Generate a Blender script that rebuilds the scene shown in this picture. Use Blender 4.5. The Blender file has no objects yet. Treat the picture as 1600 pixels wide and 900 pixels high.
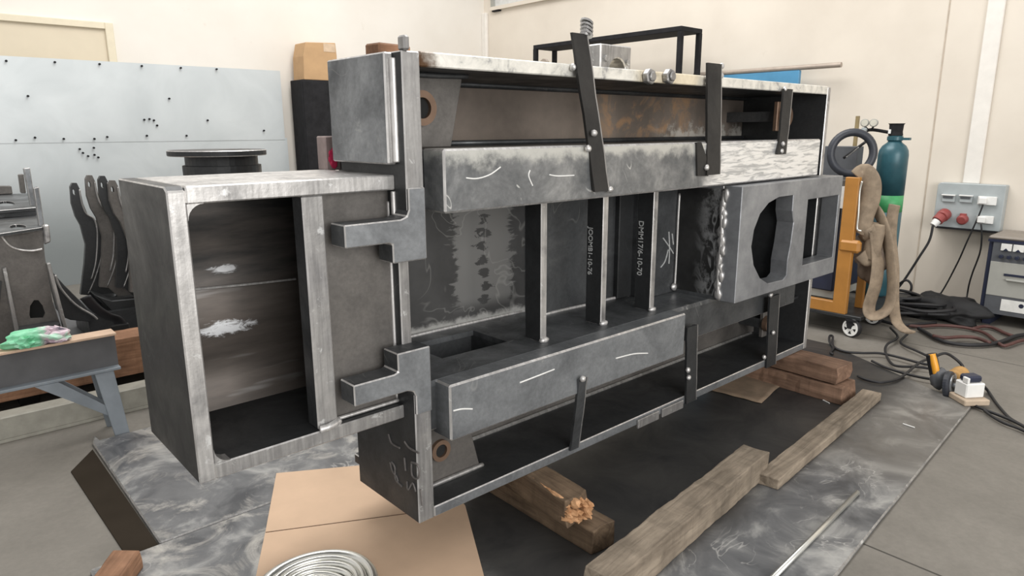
import bpy, bmesh, math, random
from mathutils import Vector, Matrix, noise
from mathutils.geometry import tessellate_polygon

random.seed(7)
COL = bpy.context.scene.collection
PI = math.pi

# ------------------------------------------------------------------ camera model
F = 1073.25
YAW, PITCH, ROLL = [math.radians(a) for a in (42.077, 12.967, 0.2505)]
CAM = Vector((0, 0, 1.6))
fw = Vector((math.cos(PITCH) * math.sin(YAW), math.cos(PITCH) * math.cos(YAW), -math.sin(PITCH)))
rt = fw.cross(Vector((0, 0, 1))).normalized()
dn = fw.cross(rt)
rt2 = rt * math.cos(ROLL) + dn * math.sin(ROLL)
dn2 = dn * math.cos(ROLL) - rt * math.sin(ROLL)


def _ray(u, v):
    return rt2 * ((u - 800) / F) + dn2 * ((v - 450) / F) + fw


def PX(u, v, x):
    d = _ray(u, v)
    return CAM + d * ((x - CAM.x) / d.x)


def PY(u, v, y):
    d = _ray(u, v)
    return CAM + d * ((y - CAM.y) / d.y)


def PZ(u, v, z):
    d = _ray(u, v)
    return CAM + d * ((z - CAM.z) / d.z)


cam_data = bpy.data.cameras.new('camera')
cam = bpy.data.objects.new('camera', cam_data)
COL.objects.link(cam)
cam_data.sensor_width = 36
cam_data.lens = 36 * F / 1600
cam_data.clip_start = 0.05
m = Matrix.Identity(4)
for i in range(3):
    m[i][0], m[i][1], m[i][2], m[i][3] = rt2[i], -dn2[i], -fw[i], CAM[i]
cam.matrix_world = m
bpy.context.scene.camera = cam
vs = bpy.context.scene.view_settings
vs.view_transform = 'Standard'
vs.look = 'None'

# ------------------------------------------------------------------ materials


class NT:
    def __init__(self, name):
        self.m = bpy.data.materials.new(name)
        self.m.use_nodes = True
        self.t = self.m.node_tree
        self.b = self.t.nodes['Principled BSDF']

    def n(self, typ, **kw):
        nd = self.t.nodes.new(typ)
        for k, v in kw.items():
            if k in nd.inputs:
                nd.inputs[k].default_value = v
            else:
                setattr(nd, k, v)
        return nd

    def l(self, a, b):
        self.t.links.new(a, b)

    def pos(self, scale=(1, 1, 1), rot=(0, 0, 0)):
        g = self.n('ShaderNodeNewGeometry')
        mp = self.n('ShaderNodeMapping')
        mp.inputs['Scale'].default_value = scale
        mp.inputs['Rotation'].default_value = rot
        self.l(g.outputs['Position'], mp.inputs['Vector'])
        return mp.outputs['Vector']

    def noise(self, vec, scale, detail=6, rough=0.6, dist=0.0):
        nd = self.n('ShaderNodeTexNoise')
        nd.inputs['Scale'].default_value = scale
        nd.inputs['Detail'].default_value = detail
        nd.inputs['Roughness'].default_value = rough
        nd.inputs['Distortion'].default_value = dist
        self.l(vec, nd.inputs['Vector'])
        return nd.outputs['Fac']

    def ramp(self, fac, stops):
        r = self.n('ShaderNodeValToRGB')
        el = r.color_ramp.elements
        while len(el) < len(stops):
            el.new(0.5)
        for e, (p, c) in zip(el, stops):
            e.position = p
            if not isinstance(c, (tuple, list)):
                c = (c, c, c)
            e.color = (*c[:3], 1)
        self.l(fac, r.inputs['Fac'])
        return r.outputs['Color']

    def mix(self, fac, a, b, mode='MIX'):
        mx = self.n('ShaderNodeMix', data_type='RGBA', blend_type=mode)
        for s, v in ((0, fac), (6, a), (7, b)):
            if hasattr(v, 'is_linked') or hasattr(v, 'links'):
                self.l(v, mx.inputs[s])
            elif isinstance(v, (int, float)):
                mx.inputs[s].default_value = v if s == 0 else (v, v, v, 1)
            else:
                mx.inputs[s].default_value = (*v[:3], 1)
        return mx.outputs[2]

    def math(self, op, a, b=0.0, clamp=False):
        nd = self.n('ShaderNodeMath', operation=op, use_clamp=clamp)
        for s, v in ((0, a), (1, b)):
            if isinstance(v, (int, float)):
                nd.inputs[s].default_value = v
            else:
                self.l(v, nd.inputs[s])
        return nd.outputs[0]

    def axis(self, ax):
        g = self.n('ShaderNodeNewGeometry')
        s = self.n('ShaderNodeSeparateXYZ')
        self.l(g.outputs['Position'], s.inputs[0])
        return s.outputs[ax]

    def smooth(self, val, lo, hi):
        nd = self.n('ShaderNodeMapRange', interpolation_type='SMOOTHSTEP')
        nd.inputs[1].default_value = lo
        nd.inputs[2].default_value = hi
        self.l(val, nd.inputs[0])
        return nd.outputs[0]

    def bump(self, h, strength=0.3, dist=0.01):
        b = self.n('ShaderNodeBump')
        b.inputs['Strength'].default_value = strength
        b.inputs['Distance'].default_value = dist
        self.l(h, b.inputs['Height'])
        self.l(b.outputs['Normal'], self.b.inputs['Normal'])

    def done(self, color, rough=0.5, metal=0.0, spec=None):
        for k, v in (('Base Color', color), ('Roughness', rough), ('Metallic', metal)):
            if isinstance(v, (int, float)):
                self.b.inputs[k].default_value = v
            elif isinstance(v, tuple):
                self.b.inputs[k].default_value = (*v[:3], 1)
            else:
                self.l(v, self.b.inputs[k])
        if spec is not None:
            self.b.inputs['Specular IOR Level'].default_value = spec
        return self.m


def plain(name, c, rough=0.6, metal=0.0, var=0.15, scale=12):
    t = NT(name)
    f = t.noise(t.pos(), scale, 5)
    col = t.ramp(f, [(0.25, tuple(x * (1 - var) for x in c)), (0.75, tuple(min(1, x * (1 + var)) for x in c))])
    return t.done(col, rough, metal)


def scratches(t, vec, scale, width=0.004, dist=1.5, detail=2):
    f = t.noise(vec, scale, detail, 0.5, dist)
    d = t.math('ABSOLUTE', t.math('SUBTRACT', f, 0.5))
    return t.math('SUBTRACT', 1.0, t.math('DIVIDE', d, width), clamp=True)


def mill(name, dark, light, warm=0.0, scr=0.35, rough=(0.32, 0.6), metal=0.55, patch=0.0):
    """mill-scale steel plate with blotches and thin scratch lines"""
    t = NT(name)
    v = t.pos()
    f = t.noise(v, 4.5, 9, 0.62, 0.4)
    w = 1 + warm
    w2 = w if warm else 0.95
    md = dark * .55 + light * .45
    col = t.ramp(f, [(0.3, (dark * w2, dark, dark / w2)), (0.52, (md * w2, md, md / w2)), (0.78, (light * w2, light, light / w2))])
    sp = t.noise(v, 60, 4, 0.7)
    col = t.mix(0.35, col, t.ramp(sp, [(0.3, 0.3), (0.7, 1.0)]), 'MULTIPLY')
    # long faint scratches broken up by a mask
    s = scratches(t, v, 2.2, 0.006, 2.0)
    msk = t.ramp(t.noise(v, 3.1, 3), [(0.53, 0.0), (0.62, 1.0)])
    col = t.mix(t.math('MULTIPLY', t.math('MULTIPLY', s, scr), msk), col, (0.55, 0.55, 0.53))
    if patch:
        p = t.ramp(t.noise(v, 7, 8, 0.75, 0.8), [(0.6, 0.0), (0.68, 1.0)])
        p2 = t.ramp(t.noise(v, 1.3, 2), [(0.52, 0.0), (0.62, 1.0)])
        col = t.mix(t.math('MULTIPLY', t.math('MULTIPLY', p, p2), patch), col, (0.6, 0.6, 0.58))
    r = t.ramp(f, [(0.3, rough[1]), (0.7, rough[0])])
    t.bump(t.noise(v, 90, 3), 0.08, 0.004)
    return t.done(col, r, metal)


def ground(name, c=0.62, dirt=0.15, metal=0.75, warm=0.02):
    """freshly ground bright steel: fine grinding lines over soft blotches"""
    t = NT(name)
    v = t.pos()
    f = t.noise(v, 7, 5, 0.6, 0.3)
    col = t.ramp(f, [(0.3, (dirt * 1.6 * (1 + warm), dirt * 1.6, dirt * 1.6)), (0.5, (c * .75 * (1 + warm), c * .75, c * .75 * (1 - warm))), (0.72, (c * (1 + warm), c, c * (1 - warm)))])
    g2 = t.noise(t.pos((75, 30, 5)), 1.0, 4)
    col = t.mix(0.45, col, t.ramp(g2, [(0.38, 0.4), (0.62, 1.0)]), 'MULTIPLY')
    sp = t.ramp(t.noise(v, 22, 5, .7, .5), [(0.6, 0.0), (0.68, 1.0)])
    col = t.mix(t.math('MULTIPLY', sp, 0.6), col, (0.82, 0.83, 0.83))
    t.bump(t.noise(v, 60, 3), 0.15, 0.004)
    return t.done(col, t.ramp(f, [(0.3, 0.5), (0.7, 0.34)]), metal)


M = {}
M['steel'] = mill('mill_scale_steel', 0.055, 0.17, scr=0.25)
M['steel_side'] = mill('mill_scale_steel_shaded', 0.027, 0.065, scr=0.08, metal=0.35)  # darker copy of the mill steel, side-face shade put into the colour
M['steel_mid'] = mill('mill_scale_steel_grey', 0.15, 0.44, scr=0.25, patch=0.5)
M['steel_deck'] = mill('streaked_deck_steel', 0.06, 0.3, scr=0.3, patch=0.8, rough=(0.3, 0.5))
M['steel_brown'] = mill('brown_oxide_steel', 0.09, 0.2, warm=0.07, scr=0.0, metal=0.3)
M['steel_black'] = mill('black_steel', 0.03, 0.06, scr=0.0, metal=0.3)
M['edge'] = ground('ground_edge_steel', 0.78, 0.42, 0.7)
M['ground'] = ground('ground_bright_steel', 0.68, 0.15, 0.7)
M['ground_dull'] = ground('ground_dull_steel', 0.5, 0.17, 0.65)
M['weld'] = ground('weld_bead_metal', 0.85, 0.4, metal=0.6)
M['brace'] = mill('flame_cut_brown_bar', 0.014, 0.03, warm=0.06, scr=0.0, metal=0.2, rough=(0.5, 0.7))


def upper_beam_mat():
    t = NT('upper_box_beam_steel')
    v = t.pos()
    f = t.noise(v, 5, 9, 0.65, 0.5)
    col = t.ramp(f, [(0.3, (0.11, 0.117, 0.122)), (0.5, (0.22, 0.227, 0.232)), (0.72, (0.44, 0.445, 0.445))])
    sp = t.noise(v, 55, 4, 0.7)
    col = t.mix(0.35, col, t.ramp(sp, [(0.3, 0.35), (0.7, 1.0)]), 'MULTIPLY')
    z = t.axis(2)
    x = t.axis(0)
    # worn bright along the top edge
    zz = t.math('ADD', z, t.math('MULTIPLY', t.math('SUBTRACT', t.noise(v, 9, 6, .7), 0.5), 0.16))
    top = t.smooth(zz, 1.475, 1.53)
    col = t.mix(t.math('MULTIPLY', top, 0.8), col, (0.66, 0.66, 0.62))
    # swirled grinding at the far end
    far = t.smooth(t.math('ADD', x, t.math('MULTIPLY', t.noise(v, 6, 4), 0.25)), 2.93, 3.08)
    s = t.ramp(t.noise(t.pos((5, 1, 40), (0, .3, 0)), 1.0, 4, .6, .6), [(0.5, 0.0), (0.62, 1.0)])
    s2 = t.ramp(t.noise(t.pos((6, 1, 46), (0, -.45, 0)), 1.0, 4, .6, .6), [(0.52, 0.0), (0.64, 1.0)])
    sw = t.math('MULTIPLY', t.math('MAXIMUM', s, s2), 0.75)
    col = t.mix(far, col, t.mix(sw, (0.92, 0.92, 0.91), (0.36, 0.37, 0.38)))
    # chalk-like grinder arcs
    a = scratches(t, v, 2.6, 0.008, 2.2)
    mk = t.ramp(t.noise(v, 3.7, 2), [(0.55, 0.0), (0.6, 1.0)])
    col = t.mix(t.math('MULTIPLY', t.math('MULTIPLY', a, mk), 0.8), col, (0.7, 0.7, 0.68))
    return t.done(col, t.ramp(f, [(0.3, 0.5), (0.7, 0.3)]), 0.55)


def upper_web_mat():
    t = NT('rusty_web_steel')
    v = t.pos()
    f = t.noise(v, 3, 7, 0.6)
    col = t.ramp(f, [(0.3, (0.14, 0.117, 0.1)), (0.7, (0.27, 0.225, 0.19))])
    x = t.axis(0)
    z = t.axis(2)
    xm = t.math('MULTIPLY', t.smooth(x, 2.55, 2.95), t.math('SUBTRACT', 1.0, t.smooth(x, 3.5, 3.9)))
    rust = t.math('MULTIPLY', xm, t.ramp(t.noise(v, 6, 7, .7, 1.0), [(0.5, 0.0), (0.66, 1.0)]))
    col = t.mix(t.math('MULTIPLY', rust, 0.75), col, (0.5, 0.3, 0.16))
    zz = t.math('ADD', z, t.math('MULTIPLY', t.math('SUBTRACT', t.noise(v, 10, 6, .7), 0.5), 0.35))
    lowm = t.math('MULTIPLY', t.math('SUBTRACT', 1.0, t.smooth(zz, 1.56, 1.62)), t.smooth(x, 3.2, 3.5))
    col = t.mix(t.math('MULTIPLY', lowm, 0.8), col, (0.62, 0.6, 0.55))
    return t.done(col, 0.5, 0.35)


def top_flange_mat():
    t = NT('ground_flange_edge')
    v = t.pos()
    f = t.noise(v, 13, 7, 0.7, 0.5)
    col = t.ramp(f, [(0.33, 0.34), (0.47, (0.72, 0.71, 0.66)), (0.7, (0.92, 0.9, 0.84))])
    x = t.axis(0)
    xb = t.math('ADD', x, t.math('MULTIPLY', t.noise(v, 20, 4), 0.15))
    burn = t.math('SUBTRACT', 1.0, t.smooth(xb, 1.38, 1.47))
    col = t.mix(burn, col, (0.09, 0.045, 0.02))
    yel = t.math('MULTIPLY', t.smooth(x, 2.35, 2.45), t.math('SUBTRACT', 1.0, t.smooth(x, 2.8, 2.95)))
    col = t.mix(t.math('MULTIPLY', yel, 0.4), col, (0.8, 0.62, 0.3))
    return t.done(col, 0.4, 0.45)


M['ubeam'] = upper_beam_mat()
M['uweb'] = upper_web_mat()
M['tflange'] = top_flange_mat()


def inner_back_mat():
    t = NT('scuffed_inner_plate')
    v = t.pos()
    z = t.axis(2)
    x = t.axis(0)
    f = t.noise(t.pos((1.2, 1, 7)), 2.5, 5)
    col = t.ramp(f, [(0.35, 0.035), (0.7, (0.12, 0.105, 0.095))])
    lowz = t.math('SUBTRACT', 1.0, t.smooth(z, 1.05, 1.12))
    col = t.mix(t.math('MULTIPLY', lowz, 0.35), col, (0.16, 0.13, 0.11))
    wv1 = t.math('MULTIPLY', t.math('SUBTRACT', t.noise(t.pos((12, 1, 34), (0, .25, 0)), 1.0, 7, .75, 1.5), 0.5), 5.0)

    def spot(cx, cz, rx, rz):
        dx = t.math('POWER', t.math('DIVIDE', t.math('SUBTRACT', x, cx), rx), 2)
        dz = t.math('POWER', t.math('DIVIDE', t.math('SUBTRACT', z, cz), rz), 2)
        q = t.math('SUBTRACT', t.math('ADD', 1.0, wv1), t.math('ADD', dx, dz))
        return t.smooth(q, 0.0, 0.9)
    blob = t.math('MAXIMUM', spot(0.79, 0.935, 0.12, 0.03), t.math('MULTIPLY', spot(0.82, 1.135, 0.05, 0.018), 0.6))
    col = t.mix(blob, col, (0.85, 0.87, 0.9))
    st = t.math('MULTIPLY', t.ramp(t.noise(t.pos((1.5, 1, 16)), 1.0, 3), [(0.56, 0.0), (0.66, 1.0)]), lowz)
    col = t.mix(t.math('MULTIPLY', st, 0.35), col, (0.5, 0.5, 0.5))
    return t.done(col, 0.42, 0.45)


M['inner'] = inner_back_mat()


def panel_bay_mat():
    t = NT('glue_smeared_web')
    v = t.pos()
    col = t.ramp(t.noise(v, 4, 6), [(0.3, 0.05), (0.7, 0.09)])
    x = t.axis(0)
    z = t.axis(2)
    xn = t.math('ADD', x, t.math('MULTIPLY', t.math('SUBTRACT', t.noise(t.pos((1, 1, 3)), 9, 5, .7, .6), 0.5), 0.22))
    mk = t.math('MULTIPLY', t.smooth(xn, 1.80, 1.83), t.math('SUBTRACT', 1.0, t.smooth(xn, 2.12, 2.15)))
    mk = t.math('MULTIPLY', mk, t.smooth(z, 0.78, 0.86))
    hx = t.math('POWER', t.math('DIVIDE', t.math('SUBTRACT', xn, 1.97), 0.028), 2)
    hz = t.math('POWER', t.math('DIVIDE', t.math('SUBTRACT', t.math('FLOORED_MODULO', z, 0.062), 0.031), 0.024), 2)
    hol = t.smooth(t.math('ADD', hx, hz), 0.8, 1.1)
    col = t.mix(t.math('MULTIPLY', t.math('MULTIPLY', mk, hol), 0.75), col, (0.24, 0.24, 0.235))
    rim = t.math('MULTIPLY', scratches(t, v, 4, 0.02, 1.5), t.smooth(x, 1.6, 1.7))
    col = t.mix(t.math('MULTIPLY', rim, 0.25), col, (0.5, 0.5, 0.48))
    low = t.math('SUBTRACT', 1.0, t.smooth(t.math('ADD', z, t.math('MULTIPLY', t.noise(v, 14, 5, .7), .08)), 0.79, 0.82))
    col = t.mix(t.math('MULTIPLY', low, 0.7), col, (0.6, 0.6, 0.58))
    return t.done(col, 0.45, 0.5)


M['bay'] = panel_bay_mat()


def hole_box_mat():
    t = NT('blue_grey_steel')
    v = t.pos()
    f = t.noise(v, 6, 8, .65)
    col = t.ramp(f, [(0.3, (0.16, 0.166, 0.178)), (0.7, (0.33, 0.342, 0.36))])
    return t.done(col, t.ramp(f, [(0.3, 0.5), (0.7, 0.35)]), 0.5)


M['hbox'] = hole_box_mat()


def hole_side_mat():
    t = NT('smeared_side_steel')
    v = t.pos()
    col = t.ramp(t.noise(v, 6, 7), [(0.3, 0.02), (0.7, 0.055)])
    y = t.axis(1)
    z = t.axis(2)
    m1 = t.math('MULTIPLY', t.smooth(y, 1.77, 1.8), t.math('SUBTRACT', 1.0, t.smooth(y, 1.9, 2.02)))
    s = scratches(t, t.pos((1, 3, 1.4)), 3, 0.05, 1.4)
    b = t.ramp(t.noise(v, 9, 6, .7), [(0.5, 0.0), (0.64, 1.0)])
    s = t.math('MAXIMUM', s, b)
    col = t.mix(t.math('MULTIPLY', t.math('MULTIPLY', s, m1), 0.6), col, (0.5, 0.51, 0.52))
    return t.done(col, 0.45, 0.45)


M['hside'] = hole_side_mat()


def plate_mat():
    t = NT('scuffed_floor_plate')
    v = t.pos()
    f = t.noise(v, 3.2, 9, 0.66, 0.8)
    base = t.ramp(f, [(0.3, (0.03, 0.03, 0.032)), (0.7, (0.075, 0.073, 0.07))])
    x = t.axis(0)
    y = t.axis(1)
    wob = t.math('MULTIPLY', t.math('SUBTRACT', t.noise(v, 2, 5), 0.5), 0.25)
    yw = t.math('ADD', y, wob)
    right = t.math('SUBTRACT', 1.0, t.smooth(yw, 1.2, 1.45))
    left = t.math('SUBTRACT', 1.0, t.smooth(t.math('ADD', x, wob), 1.25, 1.5))
    back = t.smooth(yw, 2.45, 2.7)
    mk = t.math('MAXIMUM', right, t.math('MAXIMUM', left, back))
    g = t.ramp(t.noise(v, 3.5, 6, .6, .8), [(0.33, (0.065, 0.068, 0.075)), (0.52, (0.15, 0.154, 0.16)), (0.68, (0.38, 0.38, 0.37))])
    col = t.mix(mk, base, g)
    br = t.smooth(x, 3.0, 3.6)
    col = t.mix(t.math('MULTIPLY', t.math('MULTIPLY', br, right), 0.45), col, (0.2, 0.18, 0.15))
    s = scratches(t, v, 2.8, 0.012, 2.5, 3)
    s = t.math('MULTIPLY', s, t.ramp(t.noise(v, 2.2, 3), [(0.5, 0.0), (0.62, 1.0)]))
    col = t.mix(t.math('MULTIPLY', t.math('MULTIPLY', s, mk), 0.4), col, (0.7, 0.69, 0.66))
    pt = t.math('MULTIPLY', t.math('MAXIMUM', left, back), t.ramp(t.noise(v, 3.3, 7, .7, 1.0), [(0.5, 0.0), (0.66, 1.0)]))
    col = t.mix(t.math('MULTIPLY', pt, 0.75), col, (0.52, 0.5, 0.46))
    return t.done(col, t.ramp(f, [(0.3, 0.5), (0.7, 0.36)]), 0.3)


M['plate'] = plate_mat()


def wall_mat(name, c1, c2):
    t = NT(name)
    v = t.pos()
    f = t.noise(v, 0.9, 5, .55)
    col = t.ramp(f, [(0.35, c1), (0.65, c2)])
    st = t.ramp(t.noise(v, 5, 8, .7, .5), [(0.62, 0.0), (0.72, 1.0)])
    st2 = t.ramp(t.noise(v, 1.7, 2), [(0.5, 0.0), (0.62, 1.0)])
    col = t.mix(t.math('MULTIPLY', t.math('MULTIPLY', st, st2), 0.3), col, (0.5, 0.42, 0.33))
    t.bump(t.noise(v, 30, 4), 0.08, 0.006)
    return t, col


t, c = wall_mat('cream_plaster', (0.66, 0.6, 0.52), (0.75, 0.69, 0.605))
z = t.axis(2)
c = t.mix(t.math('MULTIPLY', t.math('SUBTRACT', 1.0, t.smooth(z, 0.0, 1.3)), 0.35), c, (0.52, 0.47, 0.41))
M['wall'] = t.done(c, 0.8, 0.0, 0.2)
t, c = wall_mat('pale_cream_plaster', (0.74, 0.70, 0.64), (0.80, 0.765, 0.71))
M['wall_pale'] = t.done(c, 0.8, 0.0, 0.2)


def floor_mat():
    t = NT('concrete_floor')
    v = t.pos()
    f = t.noise(v, 1.1, 9, .65, .4)
    col = t.ramp(f, [(0.3, (0.145, 0.135, 0.118)), (0.7, (0.245, 0.228, 0.202))])
    sp = t.noise(v, 40, 4, .7)
    col = t.mix(0.25, col, t.ramp(sp, [(0.3, 0.5), (0.7, 1.0)]), 'MULTIPLY')
    x = t.axis(0)
    jx = t.math('ABSOLUTE', t.math('SUBTRACT', t.math('FLOORED_MODULO', t.math('SUBTRACT', x, 1.18), 3.0), 1.5))
    line = t.math('SUBTRACT', 1.0, t.smooth(jx, 0.003, 0.007))
    col = t.mix(t.math('MULTIPLY', line, 0.85), col, (0.03, 0.028, 0.025))
    return t.done(col, t.ramp(f, [(0.3, 0.7), (0.7, 0.5)]), 0.0, 0.3)


M['floor'] = floor_mat()


def wood_mat(name, c1, c2, scale=(1.2, 14, 14), rot=0.0, dark=0.5):
    t = NT(name)
    tc = t.n('ShaderNodeTexCoord')
    mp = t.n('ShaderNodeMapping')
    mp.inputs['Scale'].default_value = scale
    mp.inputs['Rotation'].default_value = (0, 0, rot)
    t.l(tc.outputs['Object'], mp.inputs['Vector'])
    f = t.noise(mp.outputs[0], 2.0, 8, .65, 1.0)
    col = t.ramp(f, [(0.3, c1), (0.7, c2)])
    d = t.noise(tc.outputs['Object'], 6, 6, .6)
    col = t.mix(dark, col, t.ramp(d, [(0.35, 0.28), (0.6, 1.0)]), 'MULTIPLY')
    mp2 = t.n('ShaderNodeMapping')
    mp2.inputs['Scale'].default_value = (13, 0.6, 0.9)
    t.l(tc.outputs['Object'], mp2.inputs['Vector'])
    st = t.noise(mp2.outputs[0], 1.0, 4, .7)
    col = t.mix(0.3, col, t.ramp(st, [(0.34, 0.3), (0.46, 1.0)]), 'MULTIPLY')
    t.bump(f, 0.35, 0.01)
    return t.done(col, 0.75, 0.0, 0.25)


M['wood'] = wood_mat('weathered_timber', (0.16, 0.128, 0.097), (0.36, 0.3, 0.232))
M['wood_dark'] = wood_mat('oily_timber', (0.09, 0.06, 0.04), (0.24, 0.17, 0.11))
M['wood_split'] = wood_mat('splintered_timber', (0.4, 0.2, 0.09), (0.75, 0.45, 0.25), (6, 6, 6), dark=0.35)
M['wood_red'] = wood_mat('red_brown_timber', (0.15, 0.09, 0.062), (0.33, 0.205, 0.14))
M['wood_orange'] = wood_mat('orange_brown_timber', (0.18, 0.09, 0.05), (0.36, 0.2, 0.12))
M['card'] = plain('brown_cardboard', (0.55, 0.39, 0.27), 0.85, 0, 0.1, 3)
M['card_dark'] = plain('dirty_cardboard', (0.22, 0.16, 0.11), 0.9, 0, 0.35, 7)
M['card_tan'] = plain('tan_cardboard', (0.5, 0.32, 0.17), 0.85, 0, 0.12, 5)
M['tape'] = plain('packing_tape', (0.62, 0.47, 0.33), 0.5)
M['crease'] = plain('cardboard_crease', (0.09, 0.05, 0.03), 0.9)


def sheet_mat():
    t = NT('galvanised_sheet')
    v = t.pos()
    f = t.noise(v, 1.6, 6, .55, .6)
    col = t.ramp(f, [(0.3, (0.52, 0.56, 0.575)), (0.7, (0.64, 0.68, 0.695))])
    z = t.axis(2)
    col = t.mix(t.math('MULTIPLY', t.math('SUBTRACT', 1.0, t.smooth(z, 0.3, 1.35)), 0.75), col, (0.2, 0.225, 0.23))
    return t.done(col, 0.45, 0.25)


M['sheet'] = sheet_mat()
M['cream_paint'] = plain('cream_painted_steel', (0.72, 0.65, 0.5), 0.5, 0, 0.05)
M['door_paint'] = plain('beige_painted_door', (0.68, 0.6, 0.46), 0.55, 0, 0.06, 2)
M['white_pvc'] = plain('white_trunking', (0.80, 0.77, 0.72), 0.45, 0, 0.05)
M['black_paint'] = plain('black_painted_steel', (0.022, 0.022, 0.024), 0.75, 0, 0.3)
M['black_paint'].node_tree.nodes['Principled BSDF'].inputs['Specular IOR Level'].default_value = 0.12
M['rubber'] = plain('black_rubber', (0.013, 0.013, 0.015), 0.55, 0, 0.3)
M['rubber_grey'] = plain('dark_blue_grey_rubber', (0.03, 0.034, 0.045), 0.45, 0, 0.25)
M['rubber_red'] = plain('red_cable_rubber', (0.085, 0.035, 0.03), 0.55, 0, 0.3)
M['beige_hose'] = plain('beige_cloth', (0.27, 0.21, 0.15), 0.9, 0, 0.35, 14)
M['yellow'] = plain('yellow_orange_paint', (0.42, 0.19, 0.04), 0.45, 0, 0.18, 5)
M['amber'] = plain('amber_plastic', (0.8, 0.36, 0.03), 0.4, 0, 0.1)
M['tan_plastic'] = plain('dusty_yellow_plastic', (0.42, 0.24, 0.08), 0.6, 0, 0.25, 25)
M['teal'] = plain('teal_cylinder_paint', (0.028, 0.095, 0.12), 0.35, 0.1, 0.3, 6)
M['green'] = plain('green_band_paint', (0.06, 0.33, 0.12), 0.45, 0, 0.2)
M['grey_paint'] = plain('grey_box_paint', (0.42, 0.46, 0.47), 0.45, 0.1, 0.07)
M['white_plastic'] = plain('white_plastic', (0.82, 0.82, 0.8), 0.4, 0, 0.05)
M['red_plastic'] = plain('dusty_red_plastic', (0.3, 0.065, 0.06), 0.5, 0, 0.15)
M['beam_grey'] = plain('blue_grey_primer', (0.19, 0.215, 0.24), 0.5, 0.1, 0.2, 6)
M['beam_dark'] = plain('dark_grey_web', (0.1, 0.1, 0.105), 0.6, 0.1, 0.25, 6)
M['beam_top'] = plain('rusty_flange_top', (0.5, 0.36, 0.26), 0.6, 0.1, 0.35, 6)
M['channel'] = plain('pale_grey_channel', (0.3, 0.29, 0.25), 0.6, 0.1, 0.2)
M['dark_void'] = plain('shade_and_part_black', (0.01, 0.01, 0.01), 0.9)  # near-black, shade painted into holes and bores; also buckle and runners
M['strip_brown'] = plain('dark_brown_strip', (0.032, 0.026, 0.02), 0.95, 0, 0.15, 3)
M['strip_brown'].node_tree.nodes['Principled BSDF'].inputs['Specular IOR Level'].default_value = 0.0
M['blue'] = plain('blue_paint', (0.08, 0.27, 0.46), 0.4, 0.05, 0.15, 4)
M['pipe'] = plain('dull_steel_pipe', (0.4, 0.34, 0.29), 0.4, 0.4, 0.15)
M['galv'] = ground('galvanised_metal', 0.45, 0.16, 0.7)
M['wire'] = plain('silvery_wire', (0.72, 0.72, 0.68), 0.28, 0.85, 0.1)
M['chalk'] = plain('white_chalk', (0.42, 0.43, 0.43), 0.9, 0, 0.2, 60)
M['chalk_dim'] = plain('faint_chalk', (0.13, 0.12, 0.115), 0.9, 0, 0.3, 60)
M['scratch'] = plain('grinder_scratch', (0.8, 0.8, 0.78), 0.5, 0.1)
M['pink'] = plain('pink_grey_steel', (0.32, 0.25, 0.24), 0.5, 0.2, 0.3)
M['redspray'] = plain('red_marker_paint', (0.6, 0.03, 0.1), 0.5)
M['psu_dark'] = plain('charcoal_panel', (0.09, 0.095, 0.105), 0.5)
M['psu_light'] = plain('pale_grey_panel', (0.36, 0.36, 0.33), 0.5, 0, 0.06)
M['psu_top'] = plain('dusty_lid', (0.25, 0.22, 0.19), 0.6)
M['brass'] = plain('brass', (0.35, 0.26, 0.12), 0.4, 0.6)
M['gauge'] = plain('gauge_face', (0.6, 0.58, 0.5), 0.4)
M['stick'] = plain('khaki_stick', (0.26, 0.2, 0.1), 0.6)
M['copper'] = plain('copper_brown_ring', (0.2, 0.13, 0.09), 0.5, 0.5, 0.2)
M['navy'] = plain('navy_plastic', (0.02, 0.025, 0.05), 0.4)
M['concrete_block'] = plain('pale_wood_pad', (0.5, 0.4, 0.3), 0.8)


def bag_mat():
    t = NT('printed_plastic_bag')
    v = t.pos()
    x = t.axis(0)
    col = t.ramp(t.noise(v, 7, 3), [(0.4, (0.13, 0.5, 0.27)), (0.62, (0.26, 0.62, 0.4)), (0.72, (0.6, 0.72, 0.66))])
    c2 = t.ramp(t.noise(v, 11, 3), [(0.38, (0.08, 0.07, 0.1)), (0.5, (0.55, 0.42, 0.48)), (0.62, (0.35, 0.6, 0.45))])
    col = t.mix(t.smooth(x, 0.44, 0.48), col, c2)
    return t.done(col, 0.3)


M['bag'] = bag_mat()
gt = NT('window_glass')
gt.b.inputs['Transmission Weight'].default_value = 0.9
M['glass'] = gt.done((0.8, 0.88, 0.9), 0.08)


def meter_mat():
    return plain('white_meter', (0.75, 0.75, 0.72), 0.4)


M['meter'] = meter_mat()

# ------------------------------------------------------------------ mesh helpers


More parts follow.
